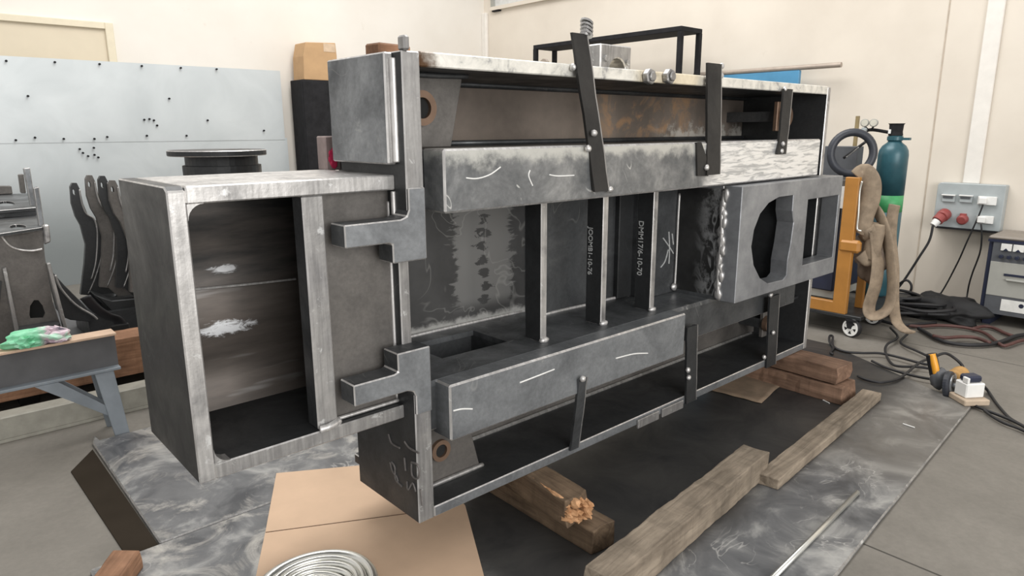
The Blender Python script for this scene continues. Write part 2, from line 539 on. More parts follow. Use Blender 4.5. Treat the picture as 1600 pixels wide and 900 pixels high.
class MB:
    """collects shapes in world coordinates; build() links them as ONE mesh object"""

    def __init__(self):
        self.v = []
        self.f = []
        self.mi = []

    def add(self, verts, faces, mi=0):
        o = len(self.v)
        self.v += [tuple(p) for p in verts]
        self.f += [tuple(i + o for i in f) for f in faces]
        self.mi += [mi] * len(faces)
        return self

    def box(self, x0, x1, y0, y1, z0, z1, mi=0):
        v = [(x, y, z) for x in (x0, x1) for y in (y0, y1) for z in (z0, z1)]
        f = [(0, 1, 3, 2), (4, 6, 7, 5), (0, 4, 5, 1), (2, 3, 7, 6), (0, 2, 6, 4), (1, 5, 7, 3)]
        return self.add(v, f, mi)

    def prism(self, pts, ext, holes=(), mi=0):
        """planar polygon of 3D points (may have holes) swept along vector ext"""
        ext = Vector(ext)
        loops = [[Vector(p) for p in pts]] + [[Vector(p) for p in h] for h in holes]
        flat = [p for lp in loops for p in lp]
        n = len(flat)
        verts = flat + [p + ext for p in flat]
        faces = []
        if holes:
            for tri in tessellate_polygon(loops):
                faces.append(tuple(tri))
                faces.append(tuple(i + n for i in reversed(tri)))
        else:
            faces.append(tuple(range(n)))
            faces.append(tuple(reversed(range(n, 2 * n))))
        o = 0
        for lp in loops:
            k = len(lp)
            for i in range(k):
                a, b = o + i, o + (i + 1) % k
                faces.append((a, a + n, b + n, b))
            o += k
        return self.add(verts, faces, mi)

    def cyl(self, p0, p1, r, n=20, r1=None, mi=0, cap=True):
        p0, p1 = Vector(p0), Vector(p1)
        r1 = r if r1 is None else r1
        d = (p1 - p0).normalized()
        a = d.orthogonal().normalized()
        b = d.cross(a)
        v = []
        for p, rr in ((p0, r), (p1, r1)):
            for i in range(n):
                t = 2 * PI * i / n
                v.append(p + a * (math.cos(t) * rr) + b * (math.sin(t) * rr))
        f = [(i, (i + 1) % n, n + (i + 1) % n, n + i) for i in range(n)]
        if cap:
            f.append(tuple(reversed(range(n))))
            f.append(tuple(range(n, 2 * n)))
        return self.add(v, f, mi)

    def ring(self, p0, p1, ro, ri, n=32, mi=0):
        p0, p1 = Vector(p0), Vector(p1)
        d = (p1 - p0).normalized()
        a = d.orthogonal().normalized()
        b = d.cross(a)
        v = []
        for p, rr in ((p0, ro), (p1, ro), (p1, ri), (p0, ri)):
            for i in range(n):
                t = 2 * PI * i / n
                v.append(p + a * (math.cos(t) * rr) + b * (math.sin(t) * rr))
        f = []
        for k in range(4):
            for i in range(n):
                f.append((k * n + i, k * n + (i + 1) % n, ((k + 1) % 4) * n + (i + 1) % n, ((k + 1) % 4) * n + i))
        return self.add(v, f, mi)

    def tube(self, pts, r, n=8, closed=False, flat=None, mi=0, smoothed=True):
        """tube through points (Catmull-Rom); flat=(w,h) gives an elliptical section"""
        P = [Vector(p) for p in pts]
        if smoothed and len(P) > 2:
            Q = []
            L = len(P)
            rng = range(L) if closed else range(L - 1)
            for i in rng:
                p0 = P[(i - 1) % L] if (closed or i > 0) else P[0]
                p1, p2 = P[i], P[(i + 1) % L]
                p3 = P[(i + 2) % L] if (closed or i + 2 < L) else P[-1]
                for s in range(6):
                    u = s / 6
                    Q.append(0.5 * ((2 * p1) + (p2 - p0) * u + (2 * p0 - 5 * p1 + 4 * p2 - p3) * u * u + (3 * p1 - p0 - 3 * p2 + p3) * u ** 3))
            if not closed:
                Q.append(P[-1])
            P = Q
        L = len(P)
        v = []
        up = None
        for i in range(L):
            if closed:
                d = P[(i + 1) % L] - P[i - 1]
            else:
                d = P[min(i + 1, L - 1)] - P[max(i - 1, 0)]
            if d.length < 1e-9:
                d = Vector((0, 0, 1))
            d.normalize()
            if up is None:
                up = d.orthogonal().normalized()
            up = (up - d * up.dot(d))
            if up.length < 1e-6:
                up = d.orthogonal()
            up.normalize()
            b = d.cross(up)
            ra, rb = (r, r) if flat is None else flat
            for k in range(n):
                t = 2 * PI * k / n
                v.append(P[i] + up * (math.cos(t) * ra) + b * (math.sin(t) * rb))
        f = []
        seg = L if closed else L - 1
        for i in range(seg):
            j = (i + 1) % L
            for k in range(n):
                f.append((i * n + k, i * n + (k + 1) % n, j * n + (k + 1) % n, j * n + k))
        if not closed:
            f.append(tuple(reversed(range(n))))
            f.append(tuple((L - 1) * n + k for k in range(n)))
        return self.add(v, f, mi)

    def lathe(self, base, prof, n=32, axis=(0, 0, 1), mi=0):
        base = Vector(base)
        d = Vector(axis).normalized()
        a = d.orthogonal().normalized()
        b = d.cross(a)
        v = []
        for r, h in prof:
            for i in range(n):
                t = 2 * PI * i / n
                v.append(base + d * h + a * (math.cos(t) * r) + b * (math.sin(t) * r))
        f = []
        for k in range(len(prof) - 1):
            for i in range(n):
                f.append((k * n + i, k * n + (i + 1) % n, (k + 1) * n + (i + 1) % n, (k + 1) * n + i))
        f.append(tuple(reversed(range(n))))
        f.append(tuple((len(prof) - 1) * n + i for i in range(n)))
        return self.add(v, f, mi)

    def blob(self, c, rad, seed=0, amp=0.25, freq=3.0, sub=3, flatten=None, mi=0):
        bm = bmesh.new()
        bmesh.ops.create_icosphere(bm, subdivisions=sub, radius=1.0)
        o = len(self.v)
        c = Vector(c)
        for vtx in bm.verts:
            p = vtx.co.copy()
            k = 1 + amp * (noise.noise(p * freq + Vector((seed * 7.3, seed, -seed))))
            q = Vector((p.x * rad[0], p.y * rad[1], p.z * rad[2])) * k
            if flatten is not None and q.z < flatten:
                q.z = flatten
            self.v.append(tuple(c + q))
        bm.verts.index_update()
        for fc in bm.faces:
            self.f.append(tuple(o + x.index for x in fc.verts))
            self.mi.append(mi)
        bm.free()
        return self

    def build(self, name, mats, parent=None, origin=None, bevel=0.0, bevmat=None, front=None, smooth=False, seg=1):
        """front: material slot given to faces that look towards -Y"""
        if not isinstance(mats, (list, tuple)):
            mats = [mats]
        if parent is not None:
            org = Vector(parent['_org'])
        else:
            org = Vector(origin) if origin is not None else Vector((0, 0, 0))
        me = bpy.data.meshes.new(name)
        me.from_pydata([tuple(Vector(p) - org) for p in self.v], [], self.f)
        for mt in mats:
            me.materials.append(mt)
        bm = bmesh.new()
        bm.from_mesh(me)
        bmesh.ops.recalc_face_normals(bm, faces=bm.faces[:])
        bm.to_mesh(me)
        bm.free()
        for p, mi in zip(me.polygons, self.mi):
            p.material_index = mi
            p.use_smooth = smooth
            if front is not None and p.normal.y < -0.9:
                p.material_index = front
        me.update()
        o = bpy.data.objects.new(name, me)
        COL.objects.link(o)
        o['_org'] = tuple(org)
        if parent is not None:
            o.parent = parent
        else:
            o.location = org
        if bevel:
            b = o.modifiers.new('bevel', 'BEVEL')
            b.width = bevel
            b.segments = seg
            b.limit_method = 'ANGLE'
            b.angle_limit = math.radians(35)
            if bevmat is not None:
                b.material = bevmat
        return o


def thing(name, label, cat, loc, group=None):
    o = bpy.data.objects.new(name, None)
    o.empty_display_size = 0.1
    COL.objects.link(o)
    o.location = loc
    o['_org'] = tuple(loc)
    tag(o, label, cat, group)
    return o


def tag(o, label=None, cat=None, group=None, kind=None):
    if label:
        o['label'] = label
    if cat:
        o['category'] = cat
    if group:
        o['group'] = group
    if kind:
        o['kind'] = kind
    return o


def struct(name, mb, mat, parent=None, origin=None, **kw):
    o = mb.build(name, mat, parent, origin, **kw)
    if parent is None:
        o['kind'] = 'structure'
    return o


FL = -0.02                       # concrete floor; the steel floor plates are 20 mm thick, top at 0
XW, YW, ZW = 7.3, 8.71, 5.0      # room: right wall, left (far) wall, height

# ------------------------------------------------------------------ the setting
struct('floor', MB().box(-4, XW, -4, YW, FL - 0.1, FL), M['floor'])
struct('wall_left', MB().box(-4, XW + 0.15, YW, YW + 0.15, FL, ZW), M['wall_pale'])
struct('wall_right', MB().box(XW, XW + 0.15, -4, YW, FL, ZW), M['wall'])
# corner conduit, trunking above the socket board, panel joints on the right wall
struct('trim_1', MB().box(XW - 0.055, XW, YW - 0.11, YW, FL, 3.36), M['white_pvc'], bevel=0.01)
struct('trim_2', MB().box(XW - 0.03, XW, 1.80, 1.93, 1.11, ZW), M['white_pvc'], bevel=0.006)
jt = plain('joint_shadow', (0.5, 0.43, 0.35), 0.9)
p = PX(1446, 300, XW)
struct('trim_3', MB().box(XW - 0.004, XW, p.y - 0.006, p.y + 0.006, FL, 3.4), jt)
# door high on the left wall, its foot hidden by the metal sheets
d = MB().box(0.2, 0.31, YW - 0.05, YW, FL, 2.735).box(1.99, 2.07, YW - 0.05, YW, FL, 2.735).box(0.31, 1.99, YW - 0.05, YW, 2.665, 2.735)
door = struct('door_1', d, M['cream_paint'], bevel=0.006)
MB().box(0.31, 1.99, YW - 0.02, YW, FL, 2.665).build('door_panel', M['door_paint'], door)
# clerestory window and its ledge on the right wall
w = MB().box(XW - 0.06, XW, 3.6, 8.5, 3.37, 3.42)
win = struct('window_1', w, M['wall'])
fr = MB()
for yy in (8.46, 7.62, 6.7, 5.8, 4.9, 4.0):
    fr.box(XW - 0.05, XW, yy - 0.03, yy + 0.03, 3.42, 4.4)
fr.box(XW - 0.05, XW, 3.97, 8.49, 4.37, 4.43)
fr.build('window_frame', M['psu_light'], win)
MB().box(XW - 0.012, XW - 0.004, 4.0, 8.46, 3.42, 4.4).build('window_pane', plain('grey_pane', (0.62, 0.63, 0.62), 0.2), win)
br = MB().box(XW - 0.05, XW - 0.0, 8.3, 8.46, 3.35, 3.37)
br.build('window_bracket', M['black_paint'], win)

# ------------------------------------------------------------------ THE MACHINE FRAME
ZC = 1.03
mach = thing('machine_frame', 'large dark welded steel machine frame propped on timbers in the centre', 'machine frame', (2.7, 2.1, 0.22))
S2 = [M['steel'], M['edge'], M['ground_dull'], M['ground']]


def mpart(name, mb, mats, bevel=0.004, bevmat=None, front=None, label=None, parent=mach, **kw):
    o = mb.build(name, mats, parent, bevel=bevel, bevmat=bevmat, front=front, **kw)
    if label:
        o['label'] = label
    return o


# near end plate: full-depth plate above and below, set back between the two tabs
pl = MB().box(1.235, 1.303, 1.87, 2.29, 0.22, 0.80).box(1.235, 1.303, 1.87, 2.29, 1.26, 1.84).box(1.24, 1.28, 1.94, 2.29, 0.78, 1.28)
mpart('end_plate', pl, [M['steel_side'], M['edge'], M['ground_dull']], bevel=0.004, bevmat=1, front=2, label='near end plate with bright ground front edge')


def tab(sgn):
    def zz(z):
        return ZC + sgn * (z - ZC)
    pts = [(1.003, 1.322), (1.003, 1.250), (1.155, 1.250), (1.170, 1.245), (1.170, 1.182), (1.302, 1.182), (1.302, 1.42), (1.2365, 1.42), (1.2365, 1.350), (1.228, 1.330), (1.205, 1.322)]
    mb = MB().prism([(x, 1.862, zz(z)) for x, z in pts], (0, 0.09, 0))
    mpart('l_shaped_tab', mb, [M['steel'], M['edge'], M['steel_mid']], bevel=0.004, bevmat=1, front=2)


tab(1)
tab(-1)
# stiffener pad on the outside of the end plate
pd = MB().box(1.203, 1.2352, 1.92, 2.29, 1.493, 1.838)
mpart('stiffener_pad', pd, [M['steel_mid'], M['edge'], M['ground_dull']], bevel=0.005, bevmat=1, front=2)
wb = MB().tube([(1.232, 1.917, z) for z in [1.50 + i * 0.04 for i in range(9)]], 0.013, 8)
wb.tube([(1.232, 1.945, z) for z in (1.33, 1.36, 1.405)], 0.009, 6)
wb.tube([(1.236, 1.983, 0.67 + i * 0.1) for i in range(8)], 0.007, 6)
wb.tube([(0.99, 1.98, 0.665 + i * 0.1) for i in range(8)], 0.007, 6)
mpart('weld_bead', wb, M['weld'], bevel=0, smooth=True)
MB().box(1.24, 1.262, 1.86, 1.90, 1.84, 1.885).build('tack_lug', M['ground_dull'], mach, bevel=0.006)
# pink-grey bracket behind the left box, sprayed red
bk = MB().box(1.235, 1.295, 2.40, 2.47, 1.455, 1.58)
bo = mpart('rear_bracket', bk, M['pink'], label='small pinkish bracket with a red paint mark')
MB().blob((1.262, 2.398, 1.50), (0.018, 0.003, 0.035), 3, .5).build('paint_mark', M['redspray'], bo)

# --- left open-fronted box
X0, X1, YB0, YB1, ZB0, ZB1, TH = 0.538, 1.238, 1.94, 2.42, 0.608, 1.458, 0.048
ch = 0.0
lb = MB().prism([(X0, YB0 + 0.02, ZB1), (X0, YB1, ZB1), (X0, YB1, ZB0), (X0, YB0, ZB0), (X0, YB0, ZB1 - 0.012)], (TH, 0, 0))
mpart('box_side_plate', lb, [M['steel_side'], M['edge'], M['ground']], bevel=0.004, bevmat=1, front=2, label='dark side plate with bright ground front edge')
tp = MB().box(X0 + TH, X1, YB0, YB1, ZB1 - TH, ZB1)
o = mpart('box_top_plate', tp, [M['steel'], M['edge'], M['ground']], bevel=0.004, bevmat=1, front=2, label='top plate ground bright')
for pg in o.data.polygons:
    if pg.normal.z > 0.9:
        pg.material_index = 2
bt = MB().box(X0 + TH, X1, YB0, YB1, ZB0, ZB0 + TH)
mpart('box_bottom_plate', bt, [M['steel_side'], M['edge'], M['ground_dull']], bevel=0.004, bevmat=1, front=2)
# fillets in the inner corners of the frame
for zc_, s in ((ZB1 - TH, -1), (ZB0 + TH, 1)):
    xs = X0 + TH
    pts = [(xs, YB0, zc_), (xs + 0.045, YB0, zc_)]
    for i in range(1, 6):
        a = PI / 2 * i / 6
        pts.append((xs + 0.045 * (1 - math.sin(a)), YB0, zc_ + s * 0.045 * (1 - math.cos(a))))
    pts.append((xs, YB0, zc_ + s * 0.045))
    mpart('corner_fillet', MB().prism(pts, (0, 0.05, 0)), M['ground' if s < 0 else 'ground_dull'], bevel=0)
# back plate, slightly bowed towards the bottom
bp = MB()
prof = []
for i in range(13):
    zv = ZB0 + TH + (ZB1 - ZB0 - 2 * TH) * i / 12
    prof.append((zv, 2.385 - 0.10 * max(0, (0.85 - zv) / 0.2) ** 2 * 0.4 + 0.015 * math.sin(i)))
vv = []
ff = []
for i, (zv, yv) in enumerate(prof):
    vv += [(X0 + TH, yv, zv), (X1, yv, zv)]
    if i:
        k = 2 * i
        ff.append((k - 2, k - 1, k + 1, k))
bp.add(vv, ff)
bp.box(X0 + TH, X1, 2.405, YB1, ZB0 + TH, ZB1 - TH)
mpart('box_back_plate', bp, M['inner'], bevel=0, smooth=True)
MB().tube([PY(302, 452, 2.375), PY(380, 445, 2.375), PY(462, 436, 2.375)], 0.004, 6).build('seam_weld', M['weld'], mach)
# divider post and the shallow panel to its right
dv = MB().box(0.915, 0.985, 1.948, 2.02, ZB0 + TH, ZB1 - TH)
mpart('divider_post', dv, [M['steel'], M['edge'], M['ground_dull']], bevel=0.005, bevmat=1, front=2)
ft = MB().tube([(0.915, 1.94, 0.662), (0.95, 1.935, 0.665), (0.99, 1.95, 0.668)], 0.012, 8)
ft.tube([(0.99, 1.975, 0.664), (1.1, 1.975, 0.664), (1.235, 1.975, 0.664)], 0.007, 6)
mpart('foot_weld', ft, M['weld'], bevel=0, smooth=True)
pn = MB().box(0.985, 1.24, 1.985, 2.005, ZB0 + TH, ZB1 - TH)
mpart('recessed_panel', pn, M['steel_brown'], bevel=0)

# --- girders: flanges, webs, box beams
tf = MB().box(1.303, 4.205, 1.87, 2.45, 1.795, 1.842)
o = mpart('top_flange', tf, [M['steel_black'], M['edge'], M['tflange']], bevel=0.004, bevmat=2, front=2, label='top flange with bright ground front edge')
for pg in o.data.polygons:
    if pg.normal.z > 0.9:
        pg.material_index = 2
wv = MB().box(1.303, 4.205, 2.41, 2.44, 1.535, 1.795)
mpart('upper_web', wv, M['uweb'], bevel=0)
MB().tube([(1.31, 2.40, 1.79), (2.5, 2.4, 1.79), (4.2, 2.4, 1.79)], 0.014, 8, smoothed=False).tube([(1.31, 2.40, 1.545), (2.5, 2.4, 1.545), (4.2, 2.4, 1.545)], 0.012, 8, smoothed=False).build('web_weld', M['steel'], mach, smooth=True)
rs = MB().box(1.303, 4.205, 1.935, 2.44, 1.335, 1.535)
mpart('upper_rear_box', rs, M['steel'], bevel=0.004)
ub = MB().box(1.345, 4.05, 1.815, 1.935, 1.332, 1.541)
mpart('upper_front_beam', ub, [M['ubeam'], M['edge']], bevel=0.007, bevmat=1, label='upper box beam polished bright at its far end')
# scratches ground into the beam face (raised burrs)
for L in ([(728, 278), (745, 279), (765, 273), (782, 261)], [(828, 266), (826, 275), (832, 290)], [(858, 273), (872, 275), (897, 274)]):
    mpart('scratch_mark', MB().tube([PY(u, v, 1.8145) for u, v in L], 0.0025, 6), M['scratch'], bevel=0, label='pale scratch on the beam face')

lf = MB().box(1.345, 2.772, 1.815, 1.925, 0.523, 0.734)
mpart('lower_front_beam', lf, [M['steel_mid'], M['edge']], bevel=0.007, bevmat=1)
for L in ([(812, 598), (838, 588), (866, 577)], [(708, 642), (722, 639), (738, 639)], [(962, 560), (990, 553), (1012, 552)]):
    mpart('scratch_mark', MB().tube([PY(u, v, 1.8145) for u, v in L], 0.003, 6), M['scratch'], bevel=0, label='pale scratch on the lower beam face')
dk = MB().prism([(1.303, 1.898, 0.712), (4.205, 1.898, 0.712), (4.205, 2.43, 0.712), (1.303, 2.43, 0.712)], (0, 0, 0.023),
                holes=[[(1.50, 2.07, 0.712), (1.83, 2.06, 0.712), (1.83, 2.285, 0.712), (1.50, 2.30, 0.712)]])
mpart('lower_deck', dk, M['steel_deck'], bevel=0, label='lower deck plate with a rectangular pocket')
pk = MB().box(1.50, 1.85, 2.04, 2.06, 0.56, 0.712).box(1.50, 1.85, 2.30, 2.32, 0.56, 0.712).box(1.48, 1.50, 2.04, 2.32, 0.56, 0.712).box(1.83, 1.85, 2.04, 2.32, 0.56, 0.712).box(1.48, 1.85, 2.04, 2.32, 0.55, 0.56)
mpart('pocket', pk, M['steel'], bevel=0)
lw = MB().box(1.303, 4.08, 1.90, 1.935, 0.545, 0.72)
mpart('lower_front_plate', lw, [M['steel'], M['edge']], bevel=0.004, bevmat=1)
lr = MB().box(1.303, 4.205, 1.935, 2.43, 0.545, 0.56)
mpart('lower_rear_box', lr, M['steel_black'], bevel=0)
lwb = MB().box(1.303, 4.205, 2.22, 2.25, 0.26, 0.545)
mpart('lower_web', lwb, M['steel_brown'], bevel=0)
MB().tube([(1.7, 2.21, 0.264), (2.6, 2.21, 0.264), (4.15, 2.21, 0.264)], 0.011, 6, smoothed=False).build('web_weld', M['ground'], mach)
bf = MB().box(1.303, 4.205, 1.87, 2.45, 0.22, 0.262)
mpart('bottom_flange', bf, [M['steel_black'], M['edge'], M['steel_mid']], bevel=0.004, bevmat=1, front=2)
ep = MB().box(4.205, 4.245, 1.87, 2.45, 0.22, 1.838)
mpart('end_plate', ep, [M['steel_black'], M['edge'], M['ground']], bevel=0.004, bevmat=1, front=2, label='far end plate')
# scuffed repair plates welded to the bottom flange lip
rp = MB()
for (u0, v0, u1, v1) in ((997, 648, 1030, 632), (1035, 630, 1068, 615)):
    a, b = PY(u0, v0, 1.862), PY(u1, v1, 1.862)
    rp.box(a.x, b.x, 1.858, 1.871, 0.205, 0.25)
mpart('flange_packer', rp, M['ground_dull'], bevel=0.003)

# --- web panels of the middle recess and the three ribs
by = MB().prism([(1.28, 2.41, 0.735), (2.22, 2.365, 0.735), (2.22, 2.365, 1.335), (1.28, 2.41, 1.335)], (0, 0.02, 0))
mpart('recess_panel', by, M['bay'], bevel=0, label='recess panel smeared with grey glue')
for x0, x1, yv, mt in ((2.22, 2.6, 2.25, 'steel'), (2.6, 2.74, 2.245, 'steel'), (2.74, 2.86, 2.215, 'steel_side'), (2.85, 3.10, 2.12, 'steel')):
    q = MB().box(x0, x1, yv, 2.4, 0.735, 1.335)
    mpart('recess_panel', q, M[mt], bevel=0.004 if x0 > 2.7 else 0)
bw = MB()
for (xa, xb, yv) in ((1.30, 2.2, 2.38), (2.24, 2.58, 2.245), (2.6, 2.84, 2.235)):
    bw.tube([(xa, yv + .01, 0.738), ((xa + xb) / 2, yv, 0.74), (xb, yv - .01, 0.738)], 0.009, 6)
mpart('deck_weld', bw, M['weld'], bevel=0, smooth=True)


def text_mesh(body, size, name, mat, loc, rot, parent, extrude=0.0006):
    cu = bpy.data.curves.new('txt', 'FONT')
    cu.body = body
    cu.size = size
    cu.extrude = extrude
    cu.offset = 0.0006
    tmp = bpy.data.objects.new('txt', cu)
    COL.objects.link(tmp)
    dg = bpy.context.evaluated_depsgraph_get()
    dg.update()
    me = bpy.data.meshes.new_from_object(tmp.evaluated_get(dg))
    bpy.data.objects.remove(tmp)
    me.name = name
    me.materials.clear()
    me.materials.append(mat)
    o = bpy.data.objects.new(name, me)
    COL.objects.link(o)
    o.parent = parent
    o['_org'] = parent['_org']
    o.location = Vector(loc) - Vector(parent['_org'])
    o.rotation_euler = rot
    return o


ribs = []
for k, xr in enumerate((1.925, 2.305, 2.668)):
    rb = MB().box(xr, xr + 0.035, 1.955, 2.05, 0.735, 1.335)
    ro = mpart('rib', rb, [M['steel_side'], M['edge'], M['ground']], bevel=0.003, bevmat=1, front=2, label='upright rib with a bright front edge' if k == 0 else 'upright rib with chalk writing on its dark side')
    MB().blob((xr + 0.018, 1.953, 0.742), (0.026, 0.014, 0.014), k, .2, sub=2).build('tack_weld', M['weld'], ro, smooth=True)
    ribs.append(ro)
# chalk writing: reads downward on the dark side faces (normal -X)
for k, body, yv in ((1, 'JOOMB1-10-76', 2.038), (2, 'DMM17/6-10-70', 2.038)):
    # local x -> -Z, local z -> -X : columns of rotation
    rot = Matrix(((0, 0, -1), (0, -1, 0), (-1, 0, 0))).transposed()
    rot = Matrix((Vector((0, 0, -1)), Vector((0, -1, 0)), Vector((-1, 0, 0)))).transposed()
    xr = (1.925, 2.305, 2.668)[k]
    text_mesh(body, 0.034 if k == 1 else 0.040, 'chalk_writing', M['chalk'], (xr - 0.0005, yv, 1.175 if k == 1 else 1.172), rot.to_euler(), ribs[k])
# chalk tick on the last panel and weld at its right edge
ck = MB()
for L in ([(1036, 372), (1046, 386), (1052, 396)], [(1045, 362), (1046, 390), (1045, 412)], [(1050, 365), (1052, 382)], [(1044, 390), (1039, 408), (1032, 418)]):
    ck.tube([PY(u, v, 2.117) for u, v in L], 0.0035, 5)
mpart('chalk_mark', ck, M['chalk'], bevel=0)
wl = MB().tube([PY(u, v, 2.112) for u, v in ((1062, 302), (1059, 350), (1057, 400), (1054, 448))], 0.008, 6)
wl.blob(PY(1053, 448, 2.11), (0.022, 0.012, 0.022), 2, .4, sub=2)
mpart('panel_weld', wl, M['weld'], bevel=0, smooth=True)

# --- box with a rounded hole and a square hole
bx0, bx1, by0, by1, bz0, bz1 = 3.10, 4.252, 1.75, 2.40, 0.735, 1.325
h1 = [(3.638, 1.249), (3.640, 1.162), (3.668, 1.096), (3.655, 0.98), (3.634, 0.885), (3.638, 0.805), (3.60, 0.785), (3.432, 0.79), (3.345, 0.831), (3.265, 0.915), (3.228, 1.015), (3.242, 1.096), (3.292, 1.174), (3.376, 1.226), (3.481, 1.249)]
h2 = [(3.818, 1.212), (4.216, 1.212), (4.216, 0.836), (3.820, 0.836)]
fp = MB().prism([(bx0, by0, bz0), (bx1, by0, bz0), (bx1, by0, bz1), (bx0, by0, bz1)], (0, 0.10, 0),
                holes=[[(x, by0, z) for x, z in h1], [(x, by0, z) for x, z in h2]])
mpart('window_plate', fp, [M['hbox'], M['edge']], bevel=0.003, bevmat=0, label='front plate with one rounded and one square opening')
mpart('window_box_top', MB().box(bx0, bx1, by0 + 0.10, by1, bz1 - 0.02, bz1), [M['hbox'], M['edge']], bevel=0.004, bevmat=1)
mpart('window_box_bottom', MB().box(bx0, bx1, by0 + 0.10, by1, bz0, bz0 + 0.02), M['steel'], bevel=0)
mpart('window_box_side', MB().box(bx0, bx0 + 0.02, by0 + 0.10, by1, bz0 + .02, bz1 - .02), M['hside'], bevel=0, label='side plate streaked with pale smears')
mpart('window_box_side', MB().box(bx1 - 0.02, bx1, by0 + 0.10, by1, bz0 + .02, bz1 - .02), M['steel'], bevel=0)
mpart('window_box_divider', MB().box(3.69, 3.71, by0 + 0.10, by1, bz0 + .02, bz1 - .02).box(3.12, 3.69, 2.1, 2.12, bz0 + .02, bz1 - .02).box(3.71, 4.23, 2.05, 2.07, bz0 + .02, bz1 - .02), M['steel_black'], bevel=0)
sl = MB()
for i in range(12):
    sl.blob((3.097, 1.845 + 0.008 * math.sin(i * 2.1), 0.77 + i * 0.046), (0.012, 0.02, 0.035), i, .5, 2.5, 2)
sl.tube([(3.097, 1.845, 0.76), (3.094, 1.85, 0.9), (3.096, 1.845, 1.05), (3.094, 1.85, 1.2), (3.097, 1.845, 1.3)], 0.011, 7)
mpart('side_weld', sl, M['ground'], bevel=0, smooth=True)

# --- gussets with ring bosses in the channels


def gusset(pts, yv, bc, rr, bdepth=0.03, mat='steel_brown'):
    g = mpart('gusset', MB().prism([(x, yv, z) for x, z in pts], (0, 0.025, 0)), [M[mat], M['edge']], bevel=0.003)
    MB().ring((bc[0], yv - bdepth, bc[1]), (bc[0], yv, bc[1]), rr, rr * 0.6, 28).build('ring_boss', M['copper'], g, smooth=False)
    MB().cyl((bc[0], yv - 0.004, bc[1]), (bc[0], yv - 0.001, bc[1]), rr * 0.61, 24).build('bore', M['dark_void'], g)
    return g


gusset([(1.30, 1.795), (1.615, 1.795), (1.555, 1.54), (1.30, 1.54)], 2.05, (1.42, 1.675), 0.06, 0.02)
gusset([(1.30, 0.262), (1.625, 0.262), (1.555, 0.53), (1.30, 0.53)], 2.0, (1.425, 0.40), 0.043, 0.015)
mpart('gusset_weld', MB().tube([(1.305, 1.995, 0.266), (1.46, 1.99, 0.27), (1.635, 1.995, 0.266)], 0.010, 6), M['ground'], bevel=0, smooth=True)
mpart('gusset_weld', MB().tube([(1.305, 2.045, 1.79), (1.46, 2.04, 1.786), (1.63, 2.045, 1.79)], 0.010, 6), M['steel'], bevel=0, smooth=True)
c1 = PY(1224, 182, 2.05)
gusset([(c1.x - 0.075, c1.z + 0.085), (c1.x + 0.075, c1.z + 0.085), (c1.x + 0.075, c1.z - 0.085), (c1.x - 0.075, c1.z - 0.085)], 2.05, (c1.x, c1.z), 0.06, mat='copper')
c2 = PY(1196, 505, 2.05)
gusset([(c2.x - 0.03, c2.z + 0.1), (c2.x + 0.06, c2.z + 0.1), (c2.x + 0.06, c2.z - 0.09), (c2.x - 0.03, c2.z - 0.09)], 2.05, (c2.x, c2.z), 0.05)
for cc in (c1, c2):
    mpart('gusset_stem', MB().box(cc.x - 0.03, cc.x + 0.06, 2.075, 2.42 if cc is c1 else 2.23, cc.z - 0.03, cc.z + 0.03), M['steel'], bevel=0)

# --- flame-cut brace bars tacked across the channels


def brace(p_top, p_bot, hw, dy=0.012, mat='brace', edge=True, tacks=()):
    a, b = Vector(p_top), Vector(p_bot)
    n = 9
    rnd = random.Random(int(a.x * 1000))
    L, Rr = [], []
    for i in range(n):
        q = a.lerp(b, i / (n - 1))
        jl, jr = rnd.uniform(-1, 1) * 0.003, rnd.uniform(-1, 1) * 0.003
        L.append(q + Vector((-hw + jl, 0, 0)))
        Rr.append(q + Vector((hw + jr, 0, 0)))
    mb = MB()
    mb.prism(L + Rr[::-1], (0, dy, 0))
    o = mpart('brace_bar', mb, [M[mat], M['edge']], bevel=0)
    # bright cut edge along the right side and tack welds
    if edge:
        e = MB()
        for i in range(n - 1):
            e.prism([Rr[i], Rr[i + 1], Rr[i + 1] + Vector((0.006, 0, 0)), Rr[i] + Vector((0.006, 0, 0))], (0, dy + 0.02, 0))
        e.build('cut_edge', M['ground_dull'], o)
    if tacks:
        tk = MB()
        for (tx, ty, tz) in tacks:
            tk.blob((tx, ty, tz), (0.014, 0.012, 0.014), int(tx * 100), .3, sub=2)
        tk.build('tack_weld', M['weld'], o, smooth=True)
    return o


A = brace(PY(906, 52, 1.85), PY(941, 299, 1.795), 0.041, tacks=[PY(896, 105, 1.855), PY(919, 232, 1.80), PY(928, 208, 1.8), PY(953, 296, 1.80)])
nb = MB().cyl(PY(914, 56, 1.86), PY(917, 40, 1.86), 0.018, 12)
for k in range(4):
    q = PY(916, 46 - 0, 1.86) + Vector((0, 0, -0.02 + 0.014 * k))
    nb.cyl(q, q + Vector((0.004, 0, 0.007)), 0.026, 12)
nb.build('stud', M['ground_dull'], A)
brace(PY(1117, 99, 1.85), PY(1115, 273, 1.795), 0.056, tacks=[PY(1106, 121, 1.855), PY(1106, 131, 1.855), PY(1128, 103, 1.86), PY(1127, 118, 1.86), PY(1104, 262, 1.80)])
sb = MB().prism([PY(1089, 223, 1.805), PY(1096, 222, 1.805), PY(1104, 245, 1.805), PY(1107, 275, 1.805), PY(1090, 275, 1.805)], (0, 0.012, 0))
mpart('brace_stub', sb, M['brace'], bevel=0)
brace(PY(1232, 139, 1.85), PY(1222, 241, 1.795), 0.045, tacks=[PY(1226, 139, 1.855), PY(1223, 225, 1.8), PY(1221, 236, 1.8)])
